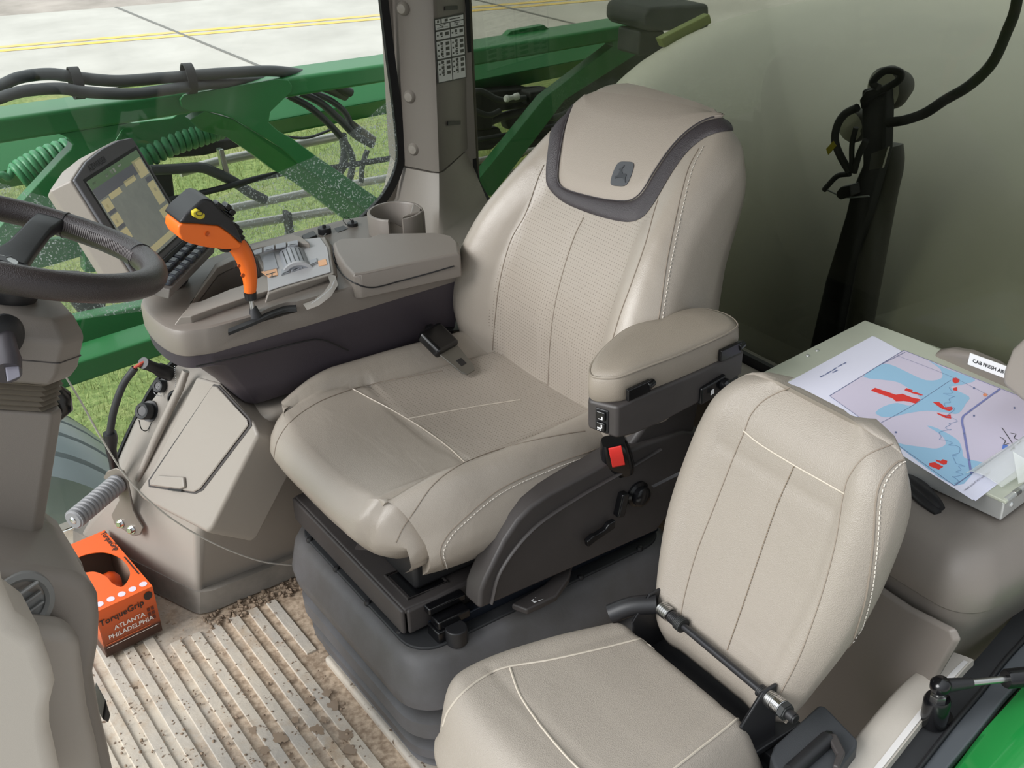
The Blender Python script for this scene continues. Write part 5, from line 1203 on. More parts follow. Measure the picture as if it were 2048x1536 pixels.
sn = (V(Lp[3])-V(Lp[2])).cross(V(Rp[3])-V(Lp[3])).normalized()
if sn.x > 0: sn = -sn
def sp_(px, py, off): return UP(px, py, V(Lp[2])+sn*off, sn)
bin_px = [(392, 752), (436, 764), (505, 842), (516, 868), (424, 1054), (412, 1064), (285, 998), (272, 985), (300, 945)]
mk('storage_bin', loft([[sp_(a, b, .034) for a, b in bin_px], [sp_(a, b, .034)-sn*.015+V((0, 0, -.006)) for a, b in bin_px], [sp_(a, b, .034)-sn*.11+V((.0, .0, -.03)) for a, b in bin_px]]), M['beige'], sup_, bev=.008, bseg=3)
door_px = [(428, 772), (436, 773), (496, 838), (499, 850), (402, 978), (390, 984), (303, 971), (302, 962)]
dr = mk('storage_door', prism([sp_(a, b, .035) for a, b in door_px], sn*.005), M['beige'], sup_, bev=.003, label='storage door')
mk('door_gap', prism([sp_(a+c, b+d, .0343) for (a, b), (c, d) in zip(door_px, ((0, -4), (2, -3), (5, -1), (5, 2), (4, 3), (1, 4), (-5, 3), (-5, -1)))], sn*.0008), M['charcoal'], sup_, smooth=0)
mk('door_latch', prism([sp_(a, b, .040) for a, b in ((304, 970), (322, 951), (372, 954), (374, 975), (365, 978))], sn*.008), M['beige'], dr, bev=.003)
mk('latch_gap', prism([sp_(a, b, .0395) for a, b in ((338, 977), (366, 979), (364, 983), (340, 981))], sn*.003), M['black'], dr, smooth=0)
rb_ = [sp_(a, b, .012) for a, b in ((372, 742), (360, 775), (310, 880), (275, 960))]
mk('support_ridge', tube(rb_, [.008, .009, .009, .006], 10), M['beige'], sup_, smooth=60)
# sockets with caps on the strip by the window
tn = V((-.75, -.45, .5)).normalized()
def cap2(px, py, y, r, l, label, d=tn, rim=True):
    c = U(px, py, 'y', y); e = empty('socket_cap', c-d*l, label, 'socket cap', 'socket caps by the window')
    mk('socket', lathe([(r*1.25, -l-.02), (r*1.25, -l), (r*.9, -l), (r*.9, 0)], c, d, 22), M['black'], e, smooth=40)
    mk('cap', lathe([(r, -l*.7), (r*1.02, -.001), (r*.9, .003), (r*.6, .002), (r*.55, -.002), (0, -.002)], c, d, 24), M['rubber'], e, smooth=40)
    return e
e1 = cap2(284, 822, .60, .019, .024, 'large ribbed black socket cap lowest on the window strip')
e2 = cap2(316, 772, .60, .0145, .018, 'small black socket cap with a beaded chain below the plugged cable')
e3 = cap2(350, 712, .60, .012, .012, 'black socket cap half hidden under the console front')
chain([U(318, 770, 'y', .585), U(308, 785, 'y', .58), U(325, 792, 'y', .59), U(335, 778, 'y', .60)], 'bead_chain', e2)
chain([U(341, 700, 'y', .58), U(338, 715, 'y', .58), U(346, 722, 'y', .58), U(356, 716, 'y', .59)], 'bead_chain', e3)
mk('retainer_wire', tube(cr([U(278, 840, 'y', .60), U(283, 858, 'y', .60), U(294, 861, 'y', .60), U(303, 845, 'y', .60)], 6), .0012, 6), M['black'], e1, smooth=60)
hc = U(351, 797, 'y', .545)
hcp = empty('hanging_cap', hc, 'round black cap hanging on a beaded chain beside the storage door', 'socket cap')
mk('cap', lathe([(.017, -.010), (.0175, .0), (.015, .003), (.013, .0), (0, .0)], hc, (-.3, -.9, .2), 26), M['rubber'], hcp, smooth=40)
chain([U(350, 733, 'y', .56), U(351, 760, 'y', .55), U(351, 788, 'y', .545)], 'bead_chain', hcp)
plg = empty('cable_plug', U(345, 752, 'y', .60), 'black plug on a thick cable pushed into the window strip', 'plug')
p0, p1 = U(286, 726, 'y', .56), U(340, 748, 'y', .60); dd = (p1-p0)
mk('plug_body', tube([p0, p0+dd*.12, p0+dd*.13, p0+dd*.55, p0+dd*.6, p0+dd*.9, p0+dd], [.013, .013, .0115, .0125, .0155, .0165, .016], 20), M['black'], plg, smooth=30)
mk('plug_wires', J(*[tube(cr([p0+dd*.05+V((0, 0, o)), U(275, 731, 'y', .56)+V((o, 0, o*.3)), U(268, 738, 'y', .56)], 4), .0028, 6) for o in (-.004, 0, .004)]), mat('red_wire', (196, 88, 72), .5), plg, smooth=60, label='red wires')
mk('plug_cable', tube(cr([U(270, 736, 'y', .56), U(246, 770, 'y', .57), U(228, 820, 'y', .58), U(220, 870, 'y', .59), U(222, 900, 'y', .60), U(226, 930, 'y', .61), U(232, 990, 'y', .62)], 6), .0082, 12), M['rubber'], plg, smooth=60)
mk('cable_sleeve', tube([U(219, 866, 'y', .59), U(221, 875, 'y', .59), U(222, 898, 'y', .60), U(230, 935, 'y', .61)], [.015, .0155, .012, .010], 14), M['black'], plg, smooth=40)
# ---- ribbed foot peg on its bracket
pg = empty('foot_peg', U(262, 1056, 'y', .50), 'grey ribbed rubber foot peg on a bolted steel bracket', 'foot rest')
f0, f1 = U(146, 1041, 'y', .47), U(236, 966, 'y', .56); fd_ = f1-f0; N = 13; pr = [(0, -.002), (.006, -.002), (.0075, 0), (.018, 0), (.0205, .003)]
for i in range(N):
    h0 = fd_.length*(i+.1)/N; st_ = fd_.length/N; pr += [(.0225, h0+st_*.2), (.0225, h0+st_*.6), (.018, h0+st_*.7), (.018, h0+st_*.95)]
mk('rubber_grip', lathe(pr, f0, fd_, 30), mat('peg_rubber', (128, 128, 130), .5), pg, smooth=25)
mk('end_bolt', lathe([(0, -.004), (.006, -.003), (.008, -.001), (.008, .002)], f0, fd_, 12), M['chrome'], pg, smooth=40)
brk = [(206, 956), (214, 942), (232, 936), (246, 942), (254, 962), (266, 1020), (276, 1040), (286, 1056), (280, 1070), (266, 1073), (228, 1048), (222, 1030), (238, 1000), (232, 975)]
pn_ = fd_.normalized()
mk('bracket', prism([UP(a, b, f1+pn_*.002, V((-.72, -.5, .2)).normalized()) for a, b in brk], V((.72, .5, -.2)).normalized()*.006), mat('bracket_taupe', (128, 120, 112), .4, metal=.4), pg, bev=.002)
for px, py in ((241, 1047), (263, 1059)):
    c = UP(px, py, f1+pn_*.002, V((-.72, -.5, .2)).normalized()); d = V((-.72, -.5, .2)).normalized()
    mk('bolt', J(lathe([(.010, 0), (.010, .002), (.0, .002)], c, d, 18), lathe([(.0075, .002), (.0075, .008), (.006, .009), (0, .009)], c, d, 6)), M['chrome'], pg, smooth=25)
# ---- white cord
mk('cord', tube(cr([U(120, 735, 'y', .10), U(160, 800, 'y', .10), U(205, 880, 'y', .10), U(262, 965, 'y', .10), U(340, 1035, 'y', .12), U(430, 1088, 'y', .15), U(520, 1122, 'y', .2), U(590, 1131, 'y', .24)], 8), .0016, 8), mat('white_cord', (200, 196, 188), .6), None, smooth=60, label='thin white cord slung from the steering column to the seat bellows', cat='cord')
# ================================================================= GLOVE BOX
g0 = V((-.578, .366, FZ+.006)); gx = V((.128, .012, 0)); gy = V((-.018, .268, 0)); gh = .122
gl = empty('disposable_glove_box', g0, 'orange cardboard glove box with a kidney shaped opening beside the dash', 'box')
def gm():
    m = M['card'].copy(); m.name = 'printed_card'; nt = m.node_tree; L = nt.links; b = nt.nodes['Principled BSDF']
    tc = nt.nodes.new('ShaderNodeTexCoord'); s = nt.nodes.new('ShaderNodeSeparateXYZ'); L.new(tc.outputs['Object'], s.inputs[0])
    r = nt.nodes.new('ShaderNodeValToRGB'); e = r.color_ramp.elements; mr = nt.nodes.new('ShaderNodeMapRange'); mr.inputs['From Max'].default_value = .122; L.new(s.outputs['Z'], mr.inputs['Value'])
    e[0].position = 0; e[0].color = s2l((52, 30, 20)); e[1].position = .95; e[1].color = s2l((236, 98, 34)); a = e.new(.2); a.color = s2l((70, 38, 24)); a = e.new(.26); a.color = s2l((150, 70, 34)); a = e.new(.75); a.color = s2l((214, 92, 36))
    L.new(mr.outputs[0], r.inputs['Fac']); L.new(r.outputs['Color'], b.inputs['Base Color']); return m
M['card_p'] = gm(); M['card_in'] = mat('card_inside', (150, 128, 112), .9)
def gp(u, v, z): return g0+gx*u+gy*v+V((0, 0, z))
tk_ = .0016
for nm, poly, vec in (('front_panel', [gp(0, 0, 0), gp(1, 0, 0), gp(1, 0, gh), gp(0, 0, gh)], V((0, tk_, 0))), ('back_panel', [gp(0, 1, 0), gp(1, 1, 0), gp(1, 1, gh), gp(0, 1, gh)], V((0, -tk_, 0))), ('side_panel', [gp(0, 0, 0), gp(0, 1, 0), gp(0, 1, gh), gp(0, 0, gh)], V((tk_, 0, 0))), ('side_panel', [gp(1, 0, 0), gp(1, 1, 0), gp(1, 1, gh), gp(1, 0, gh)], V((-tk_, 0, 0))), ('bottom_panel', [gp(0, 0, 0), gp(1, 0, 0), gp(1, 1, 0), gp(0, 1, 0)], V((0, 0, tk_)))):
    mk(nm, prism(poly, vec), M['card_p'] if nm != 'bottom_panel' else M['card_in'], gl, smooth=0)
    if 'side' in nm or 'back' in nm:
        mk('inner_lining', prism([p+vec*1.05+V((0, 0, .001 if p.z < .02 else -.001)) for p in poly], vec*.2), M['card_in'], gl, smooth=0)
tpn = mk('top_panel', prism([gp(0, 0, gh), gp(1, 0, gh), gp(1, 1, gh), gp(0, 1, gh)], (0, 0, tk_)), M['card'], gl, smooth=0, label='orange top with the opening')
kid = cr([V((a, b, gh)) for a, b in ((.62, .16), (.85, .28), (.90, .50), (.74, .70), (.42, .78), (.20, .74), (.14, .64), (.22, .56), (.40, .50), (.50, .38), (.52, .24))], 6, True)
boolcut(tpn, prism([gp(p.x, p.y, gh-.01) for p in kid], (0, 0, .03)))
mk('gloves', J(*[tube(cr([gp(.25+.1*i, .25+.05*i, .03), gp(.45+.06*i, .32+.08*i, .058+.008*(i % 2)), gp(.72, .40+.07*i, .03)], 5), [.012, .02, .024, .026, .026, .026, .026, .024, .022, .02, .014], 12) for i in range(4)]), mat('orange_nitrile', (226, 84, 26), .4), gl, smooth=60, label='orange gloves inside')
gr = gx.normalized(); gu = V((0, 0, 1)); gn = gr.cross(gu)
def ft(s, size, u, z, m, slope=0, **k): return mk('print', txt(s, size, gp(u, 0, z)+gn*.0012, gr+gu*slope, gu, .0003, **k), m, gl, smooth=0)
M['prt_b'] = mat('print_black', (44, 34, 30), .5); M['prt_w'] = mat('print_white', (236, 228, 222), .5); M['prt_o'] = mat('print_orange', (226, 110, 60), .5)
ft('TorqueGrip', .0205, .02, .084, M['prt_b'], .05, bold=True)
ft('ATLANTA', .0155, .50, .060, M['prt_w'], .0, bold=True, align='CENTER'); ft('PHILADELPHIA', .0155, .50, .042, M['prt_w'], .0, bold=True, align='CENTER')
def bar(u0, u1, z0, z1, m, n='print'): return mk(n, face([gp(u0, 0, z0)+gn*.0012, gp(u1, 0, z0)+gn*.0012, gp(u1, 0, z1)+gn*.0012, gp(u0, 0, z1)+gn*.0012]), m, gl, smooth=0)
bar(.04, .82, .030, .032, M['prt_o']); bar(.04, .95, .0225, .024, M['prt_w'])
cc_ = gp(.89, 0, .106)
mk('print', face([cc_+gr*(.0095*cos(a))+gu*(.0105*sin(a))+gn*.0013 for a in [i*2*pi/24 for i in range(24)]]), M['prt_b'], gl, smooth=0)
mk('print', J(*[face([gp(.82+.07*i, 0, .075-.012*j)+gn*.0013, gp(.87+.07*i, 0, .075-.012*j)+gn*.0013, gp(.87+.07*i, 0, .066-.012*j)+gn*.0013, gp(.82+.07*i, 0, .066-.012*j)+gn*.0013]) for i in range(2) for j in range(3)]), mat('print_maroon', (96, 36, 20), .5), gl, smooth=0)
tgx, tgy = -gy.normalized(), gx.normalized()
mk('print', txt('TorqueGrip', .018, gp(.90, .98, gh+.0022), tgx, tgy, .0002, bold=True), M['prt_b'], gl, smooth=0)
mk('print', J(face([gp(.97, .52, gh+.0022), gp(.97, .22, gh+.0022), gp(.945, .22, gh+.0022), gp(.945, .52, gh+.0022)])), M['prt_b'], gl, smooth=0)
mk('print', J(*[face([gp(.14+.19*i+.065*cos(a), .072+.033*sin(a), gh+.0022) for a in [k*2*pi/20 for k in range(20)]]) for i in range(5)]), mat('print_lilac', (226, 214, 226), .4), gl, smooth=0)
# ================================================================= JUMP SEAT
js = empty('jump_seat', (-.05, -.74, FZ), 'small beige folding passenger seat in front of the operator seat base and storage box', 'seat')
# cushion
def jw(t): return crt([(0, .175), (.1, .20), (.35, .21), (.7, .19), (1, .165)], t)
JX0, JX1 = -.315, .058
def jcy(t): return -.708-.02*t
def jz(v, t):
    z = .352+.012*sst(0, .2, t)-.008*sst(.6, 1, t)
    z -= .060*max(0, (.16-t)/.16)**2.2+.03*max(0, (t-.93)/.07)**2
    z -= .052*max(0, (abs(v)-.72)/.28)**2.3
    return z
def jseam(y, x):
    sy = y+.718; g = 0
    lim = .118+.05*(.108-x)*0
    if x > -.195: g += groove(abs(sy+.005)-lerpt([(-.195, .148), (.058, .097)], x), .008, .0022)
    if abs(sy) < .16: g += groove(x+.195-.0*sy, .008, .0022)
    return g
rows = []
ysj = [-1+2*i/56 for i in range(57)]; ysj = [math.copysign(abs(v)**.8, v) for v in ysj]
NJ = 52
for k in range(NJ+1):
    t = k/NJ; x = JX0+(JX1-JX0)*t; w = jw(t); top = []
    for v in ysj:
        y = jcy(t)+v*w; xx = x+.045*abs(v)**4*(1-t)**2*1.2
        top.append(V((xx, y, jz(v, t)-jseam(y, xx))))
    zb = .245
    sd1 = [V((top[0].x, top[0].y-.010*sin(pi*q)+.02*q*q, top[0].z+(zb-top[0].z)*q)) for q in (.25, .5, .75, 1)]
    sd2 = [V((top[-1].x, top[-1].y+.010*sin(pi*q)-.02*q*q, top[-1].z+(zb-top[-1].z)*q)) for q in (.25, .5, .75, 1)]
    rows.append(sd1[::-1]+top+sd2)
vs, fs = loft([rows[0]]+rows, False)
n_ = len(rows[0])
nose = []
for q in (.3, .6, 1.0):
    nose.append([V((p.x-.012*sin(pi*q)+.03*q*q*0, p.y, p.z+(.245-p.z)*q)) for p in rows[0]])
rows = nose[::-1]+rows
tail = [[V((p.x+.010*sin(pi*q), p.y, p.z+(.245-p.z)*q)) for p in rows[-1]] for q in (.35, .7, 1)]
rows = rows+tail
vs, fs = loft(rows, False)
jc = mk('jump_cushion', (vs, fs), M['leather2'], js, smooth=70)
M['pipe2'] = mat('jump_piping', (180, 171, 157), .5)
JT = bvh(jc)
for px in ([(886, 1452), (897, 1422), (928, 1384), (975, 1350), (1016, 1334), (1100, 1320), (1200, 1298), (1280, 1278), (1335, 1266)], [(1020, 1336), (1040, 1390), (1080, 1450), (1130, 1510), (1170, 1550)], [(1335, 1548), (1400, 1497), (1450, 1458), (1495, 1420)]): seam(JT, px, jc, .0018, 'pipe2', .0004, 'piping')
mk('hinge_plate', box((.10, -.745, .285), (.12, .27, .012)), M['black'], js, bev=.003)
mk('seat_pan', prism([V((-.24, -.57, .205)), V((-.24, -.92, .205)), V((.12, -.91, .205)), V((.12, -.58, .205))], (0, 0, .05)), M['black'], js, bev=.01)
mk('pedestal', J(box((.02, -.74, .06), (.12, .16, .29))), M['black'], js, bev=.01)
M['thread_c'] = mat('centre_thread', (126, 112, 96), .8)
# backrest
JB0, JBD = V((.088, -.725, .315)), V((.27, -.055, 1)).normalized()
JBN = V((-JBD.z, 0, JBD.x)).normalized(); JBY = V((0, 1, 0))
JBD = JBN.cross(JBY) if JBN.cross(JBY).z > 0 else -JBN.cross(JBY)
HJ = .487
def jbw(l): return crt([(0, .132), (.06, .155), (.2, .185), (.33, .186), (.40, .177), (.44, .162), (.465, .142), (.48, .112), (.487, .075)], l)
def jbc(l): return crt([(0, -.740), (.1, -.740), (.25, -.750), (.487, -.772)], l)
def jbth(l): return crt([(0, .04), (.05, .062), (.2, .092), (.38, .092), (.45, .06), (.487, .02)], l)
def jbd(v, l):
    d = .006*sst(.5, .75, abs(v))-.032*max(0, (abs(v)-.74)/.26)**2.3
    d -= .04*max(0, (l-.40)/.087)**2+.018*max(0, (.05-l)/.05)**2
    return d
def jbs(y, l):
    g = 0; sy = y-jbc(l)
    g += groove(abs(sy)-lerpt([(0, .105), (.25, .125), (.41, .108)], l), .010, .0022)
    if l < .355: g += groove(sy-.004, .008, .0015)
    if abs(sy) < .116: g += groove(l-.362, .008, .0022)
    return g
def jb(v, l, lift=0):
    w = jbw(l); y = jbc(l)+v*w
    return V((JB0.x, 0, JB0.z))+JBD*l+JBN*(jbd(v, l)-jbs(y, l)+lift)+V((0, y, 0))
NB = 62; rows = []
for i in range(NB+1):
    l = HJ*i/NB; fr = [jb(v, l) for v in ysj]; th = jbth(l); w = jbw(l); a = []
    for q in (.10, .4, .75, 1):
        d = jbd(1, l); a.append((d+(-th-d)*q, (w+.004*sin(pi*q))*(1-.12*q**3)))
    base = V((JB0.x, jbc(l), JB0.z))+JBD*l; base.y = jbc(l)
    bk = [base+JBN*d+V((0, ww, 0)) for d, ww in a]; bl = [base+JBN*d+V((0, -ww, 0)) for d, ww in reversed(a)]
    mid = [base+JBN*(-th)+V((0, w*f, 0)) for f in (.5, 0, -.5)]
    rows.append(fr+bk+mid+bl)
jbk = mk('jump_backrest', loft(rows), M['leather2'], js, smooth=70)
def jby(s, l, lift=0): return jb(s/jbw(l), l, lift)
JBT = bvh(jbk)
seam(JBT, [(1488, 862), (1520, 888), (1588, 930), (1650, 965), (1690, 988)], jbk, .0016, 'pipe2', .0004, 'piping')
seam(JBT, [(1360, 1240), (1372, 1180), (1395, 1100), (1430, 1010), (1465, 920), (1488, 865), (1503, 828), (1532, 798), (1580, 775)], jbk)
seam(JBT, [(1562, 1385), (1600, 1310), (1640, 1200), (1670, 1090), (1687, 990), (1700, 950), (1732, 912), (1785, 888)], jbk)
stitches(JBT, [(1455, 1300), (1490, 1200), (1520, 1110), (1555, 1010), (1588, 934)], jbk, 'thread_c', .005, .0038, .0008)
SD = [(1603, 1418), (1612, 1402), (1660, 1368), (1700, 1300), (1730, 1200), (1745, 1100), (1752, 1000), (1765, 957), (1790, 928), (1814, 917)]
seam(JBT, SD[3:], jbk, .0014)
stitches(JBT, [(x+9, y+2) for x, y in SD[3:]], jbk)
# hinge rod
h0, h1 = U(1318, 1212, 'z', .382), U(1592, 1440, 'z', .382); hd_ = (h1-h0)
rod = mk('hinge_rod', tube([h0, h1], .006, 12), mat('rod_black', (58, 58, 60), .3, metal=.6), js, smooth=40)
for nm, a, b, r, m in (('spacer', .02, .09, .012, 'steel'), ('spacer', .10, .15, .010, 'black'), ('spacer', .155, .2, .012, 'dk_mech'), ('spacer', .76, .80, .010, 'black'), ('spacer', .81, .86, .0125, 'steel'), ('spacer', .865, .91, .0135, 'chrome'), ('nut', .915, .95, .014, 'dk_mech'), ('bolt_end', .95, 1.0, .008, 'black')):
    pr = []; k = 5 if nm == 'spacer' else 1; L_ = hd_.length
    for i in range(k):
        s0 = L_*(a+(b-a)*i/k); s1 = L_*(a+(b-a)*(i+.8)/k); s2 = L_*(a+(b-a)*(i+1)/k); pr += [(r, s0), (r, s1), (r*.85, s1), (r*.85, s2)]
    mk(nm, lathe(pr, h0, hd_, 6 if nm == 'nut' else 18), M[m], js, smooth=25)
mk('hinge_bracket', J(prism([h0+V((-.01, .012, .02)), h0+V((-.045, .012, -.02)), h0+V((-.03, .012, -.10)), h0+V((.03, .012, -.10)), h0+V((.02, .012, .02))], (0, .006, 0)), prism([h1+V((-.01, .055, .015)), h1+V((-.05, .055, -.03)), h1+V((-.03, .055, -.13)), h1+V((.03, .055, -.13)), h1+V((.02, .055, .015))], (0, .006, 0)), box((.10, -.74, .255), (.03, .30, .04))), M['black'], js, bev=.003)
mk('hinge_arm', tube(cr([h0+V((.0, .006, .0)), h0+V((-.03, .03, -.005)), h0+V((-.06, .05, -.02))], 4), [.016]*9, 12), M['black'], js, smooth=40)
# belt retractor beside the jump seat
rc = empty('belt_retractor', (.28, -.86, .05), 'black plastic seat belt retractor box on the sill beside the jump seat', 'retractor')
zr = .30
rp_ = [(1638, 1408), (1652, 1412), (1716, 1478), (1714, 1492), (1662, 1560), (1640, 1600), (1560, 1560), (1541, 1512), (1548, 1490)]
def Zs(px, z): return [U(a, b, 'z', z) for a, b in px]
mk('retractor_case', loft([[p+V((0, 0, -.20)) for p in Zs(rp_, zr)], [p+V((0, 0, -.012)) for p in Zs(rp_, zr)], Zs(rp_, zr)]), mat('retractor_black', (58, 60, 63), .55, bump=.2, bscale=900), rc, bev=.008, bseg=3)
mk('belt_slot', prism(Zs([(1612, 1500), (1652, 1462), (1664, 1464), (1672, 1478), (1662, 1492), (1604, 1545), (1590, 1530)], zr+.001), (0, 0, .002)), M['black_gl'], rc, bev=.001)
mk('belt_roll', tube([U(1580, 1545, 'z', zr+.006), U(1655, 1478, 'z', zr+.006)], .012, 14), M['black'], rc, smooth=40)
mk('belt_stop', prism(Zs([(1650, 1474), (1672, 1476), (1690, 1512), (1676, 1545), (1664, 1540), (1672, 1516)], zr+.004), (0, 0, .010)), M['charcoal'], rc, bev=.003)
# ================================================================= STORAGE BOX (cooler) BEHIND THE JUMP SEAT
sb_ = empty('storage_box', (.63, -.68, FZ), 'large taupe storage box with a rounded lid behind the jump seat', 'storage box')
def bsc(z, e=0, r=.06, x0=.42, y0=-.958, x1=.835, y1=-.42): return [V(((x0+x1)/2+a, (y0+y1)/2+b, z)) for a, b in rrect((x1-x0)/2+e, (y1-y0)/2+e, r, 8)]
mk('box_body', loft([bsc(FZ, -.01, .05, .43, -.80), bsc(.10, -.01, .05, .43, -.862), bsc(.2, -.01, .055, .425, -.893), bsc(.30, -.008, .06, .42, -.925), bsc(.395, -.002), bsc(.405, 0)]), M['beige_dk'], sb_, smooth=40)
mk('lid', loft([bsc(.408, .004), bsc(.413, .008, .065), bsc(.46, .006, .065), bsc(.492, -.006, .06), bsc(.506, -.024, .05), bsc(.512, -.05, .04)]), M['beige_dk'], sb_, smooth=60)
# side trim panel below the lid, against the door post
tpx = [(1640, 1090), (1842, 1232), (1940, 1222), (1952, 1232), (1950, 1290), (1938, 1345), (1830, 1480), (1640, 1480)]
mk('front_panel', loft([[V((.411, y, z)) for y, z in ((-.45, .40), (-.87, .385), (-.950, .395), (-.962, .38), (-.93, .25), (-.88, .15), (-.88, -.06), (-.45, -.06))], [V((.402, y, z)) for y, z in ((-.46, .392), (-.868, .378), (-.943, .388), (-.953, .375), (-.922, .25), (-.872, .15), (-.872, -.05), (-.46, -.05))]]), M['beige_dk'], sb_, smooth=30, bev=.004)
# rear wall side trim, filter cover and label
fcv = empty('air_filter_cover', (.80, -.70, .5), 'domed taupe air filter cover with a white caption strip behind the tray', 'cover')
mk('cover_dome', slab([(1862, 712), (1872, 703), (1898, 700), (1935, 706), (1985, 727), (2015, 748), (2080, 790), (2080, 960), (1862, 960)], 'x', .842, .03), M['beige_dk'], fcv, bev=.012, bseg=4)
lb = [U(1943, 706, 'x', .838), U(2030, 738, 'x', .838), U(2028, 752, 'x', .838), U(1945, 722, 'x', .838)]
la = (lb[1]-lb[0]).normalized(); lu = (lb[0]-lb[3]); lu = (lu-la*lu.dot(la)).normalized(); ln_ = la.cross(lu)
if ln_.dot(CAM-lb[0]) < 0: ln_ = -ln_
mk('caption_strip', prism([lb[0]-la*.002, lb[1], lb[1]-lu*.024, lb[0]-lu*.024-la*.004], ln_*.002), M['white'], fcv, bev=.0005)
mk('caption', txt('CAB FRESH AIR FILTER', .0098, lb[0]+la*.006-lu*.0155+ln_*.0026, la, lu, .0002, bold=True), M['black'], fcv, smooth=0)
mk('door_post_trim', slab([(2046, 676), (2020, 700), (2004, 742), (2000, 770), (2060, 820), (2110, 820), (2110, 640)], 'x', .70, .14), M['beige'], None, bev=.012, bseg=3, label='beige trim of the left rear door post at the right edge', cat='trim')
# ================================================================= DOCUMENT CASE WITH MAP
a_, b_, c_ = U(1485, 765, 'z', .56), U(1730, 640, 'z', .56), U(1968, 1036, 'z', .56)
ex = (b_-a_); tx = ex.normalized(); ty = V((tx.y, -tx.x, 0)); W_ = ex.length; H_ = .60
tr_ = empty('document_case', a_.lerp(b_, .5)+V((0, 0, -.045)), 'shallow aluminium document case lying on the storage box lid', 'case')
def tp3(x, y, z=0): return a_+tx*x+ty*y+V((0, 0, z))
Ht = (c_-a_).dot(ty)
mk('case_lid', prism([tp3(0, 0), tp3(W_, 0), tp3(W_, Ht+.0), tp3(0, Ht)], (0, 0, -.006)), mat('alu_lid', (196, 200, 184), .38, metal=.15, noise=.06, nscale=5), tr_, bev=.002)
mk('case_shell', prism([tp3(.004, .004, -.007), tp3(W_-.004, .004, -.007), tp3(W_-.004, Ht-.004, -.007), tp3(.004, Ht-.004, -.007)], (0, 0, -.034)), M['alu'], tr_, bev=.003)
mk('hinge_tube', tube([tp3(.006, Ht-.004, -.003), tp3(W_-.006, Ht-.004, -.003)], .005, 12), M['alu'], tr_, smooth=40)
for i in range(7): mk('hinge_knuckle', tube([tp3(.03+i*.05, Ht-.004, -.003), tp3(.045+i*.05, Ht-.004, -.003)], .0056, 12), M['steel'], tr_, smooth=40)
for px, py in ((1615, 711), (1634, 701)):
    mk('rivet', lathe([(.004, 0), (.003, .002), (0, .0025)], U(px, py, 'z', .5605), (0, 0, 1), 14), M['alu'], tr_, smooth=60)
mk('shell_rivet', lathe([(.005, 0), (.004, .002), (0, .0025)], tp3(.03, Ht-.004, -.022), ty, 14), M['alu'], tr_, smooth=60)
zp = .5612
def PZ(px, k=0): return [U(a, b, 'z', zp+.00022*k) for a, b in px]
mp_o = empty('printed_map', U(1740, 830, 'z', zp), 'printed map sheet with red fields and blue floodplain on the metal case', 'map')
e_h = U(1575, 765, 'z', zp); e_r = U(1745, 672, 'z', zp); e_n = U(1945, 1000, 'z', zp)
e_f = e_r+(e_n-e_h)
M['paper'] = mat('paper', (232, 232, 250), .6)
mk('sheet', prism([e_h, e_r, e_f, e_n], (0, 0, .0002)), M['paper'], mp_o, smooth=0)
mk('under_sheet', prism([p+V((.002, -.004, -.0004)) for p in (e_h, e_r, e_f, e_n)], (0, 0, .0002)), M['paper'], mp_o, smooth=0)
lav, blu, red_, ln2 = mat('map_lavender', (214, 206, 226), .6), mat('map_blue', (158, 200, 230), .6), mat('map_red', (226, 58, 52), .6), mat('map_line', (110, 120, 160), .6)
Qx = lambda px: [(1560+x*.2604, 660+y*.2604) for x, y in px]   # from an enlarged view of the sheet
mk('map_field', face(PZ(Qx([(950, 155), (1680, 440), (2300, 690), (2300, 900), (1850, 835), (1340, 1195), (380, 505)]), 1.5)), lav, mp_o, smooth=0)
bl = [[(780, 265), (860, 270), (960, 315), (1120, 385), (1240, 370), (1230, 300), (1140, 235), (1260, 290), (1400, 340), (1500, 385), (1400, 420), (1310, 440), (1450, 510), (1430, 560), (1370, 640), (1280, 635), (1130, 620), (980, 640), (870, 665), (790, 668), (740, 645), (740, 625), (800, 585), (900, 560), (1000, 580), (1080, 530), (960, 430), (860, 390), (640, 360)],
      [(1130, 738), (1180, 745), (1280, 790), (1370, 850), (1400, 920), (1420, 985), (1560, 1020), (1500, 1075), (1340, 1195), (960, 930), (900, 870), (960, 880), (1100, 900), (1200, 910), (1265, 885), (1270, 850), (1230, 800)]]
for k, b in enumerate(bl): mk('map_water', face(PZ(Qx([tuple(q) for q in cr2(b, 3, True)]), 2.4)), blu, mp_o, smooth=0)
rd_ = [[(730, 443), (890, 497), (940, 490), (1010, 517), (1080, 532), (1040, 565), (990, 550), (950, 545), (890, 548), (865, 525), (697, 465)], [(970, 445), (1020, 462), (1015, 478), (1040, 475), (1102, 500), (1080, 503), (1015, 485), (955, 462)], [(1325, 372), (1350, 365), (1380, 378), (1375, 400), (1345, 412), (1325, 395)], [(1332, 445), (1360, 438), (1362, 468), (1330, 462)],
       [(1172, 553), (1220, 552), (1250, 575), (1262, 592), (1320, 588), (1328, 610), (1300, 623), (1250, 608), (1210, 582)], [(1205, 635), (1270, 655), (1310, 648), (1315, 680), (1270, 675), (1210, 645)], [(1145, 1022), (1190, 1015), (1255, 1050), (1220, 1072), (1147, 1045)], [(1195, 995), (1235, 1005), (1250, 993), (1285, 1005), (1280, 1030), (1255, 1035), (1200, 1008)]]
for r in rd_: mk('map_red_field', face(PZ(Qx(r), 3.4)), red_, mp_o, smooth=0)
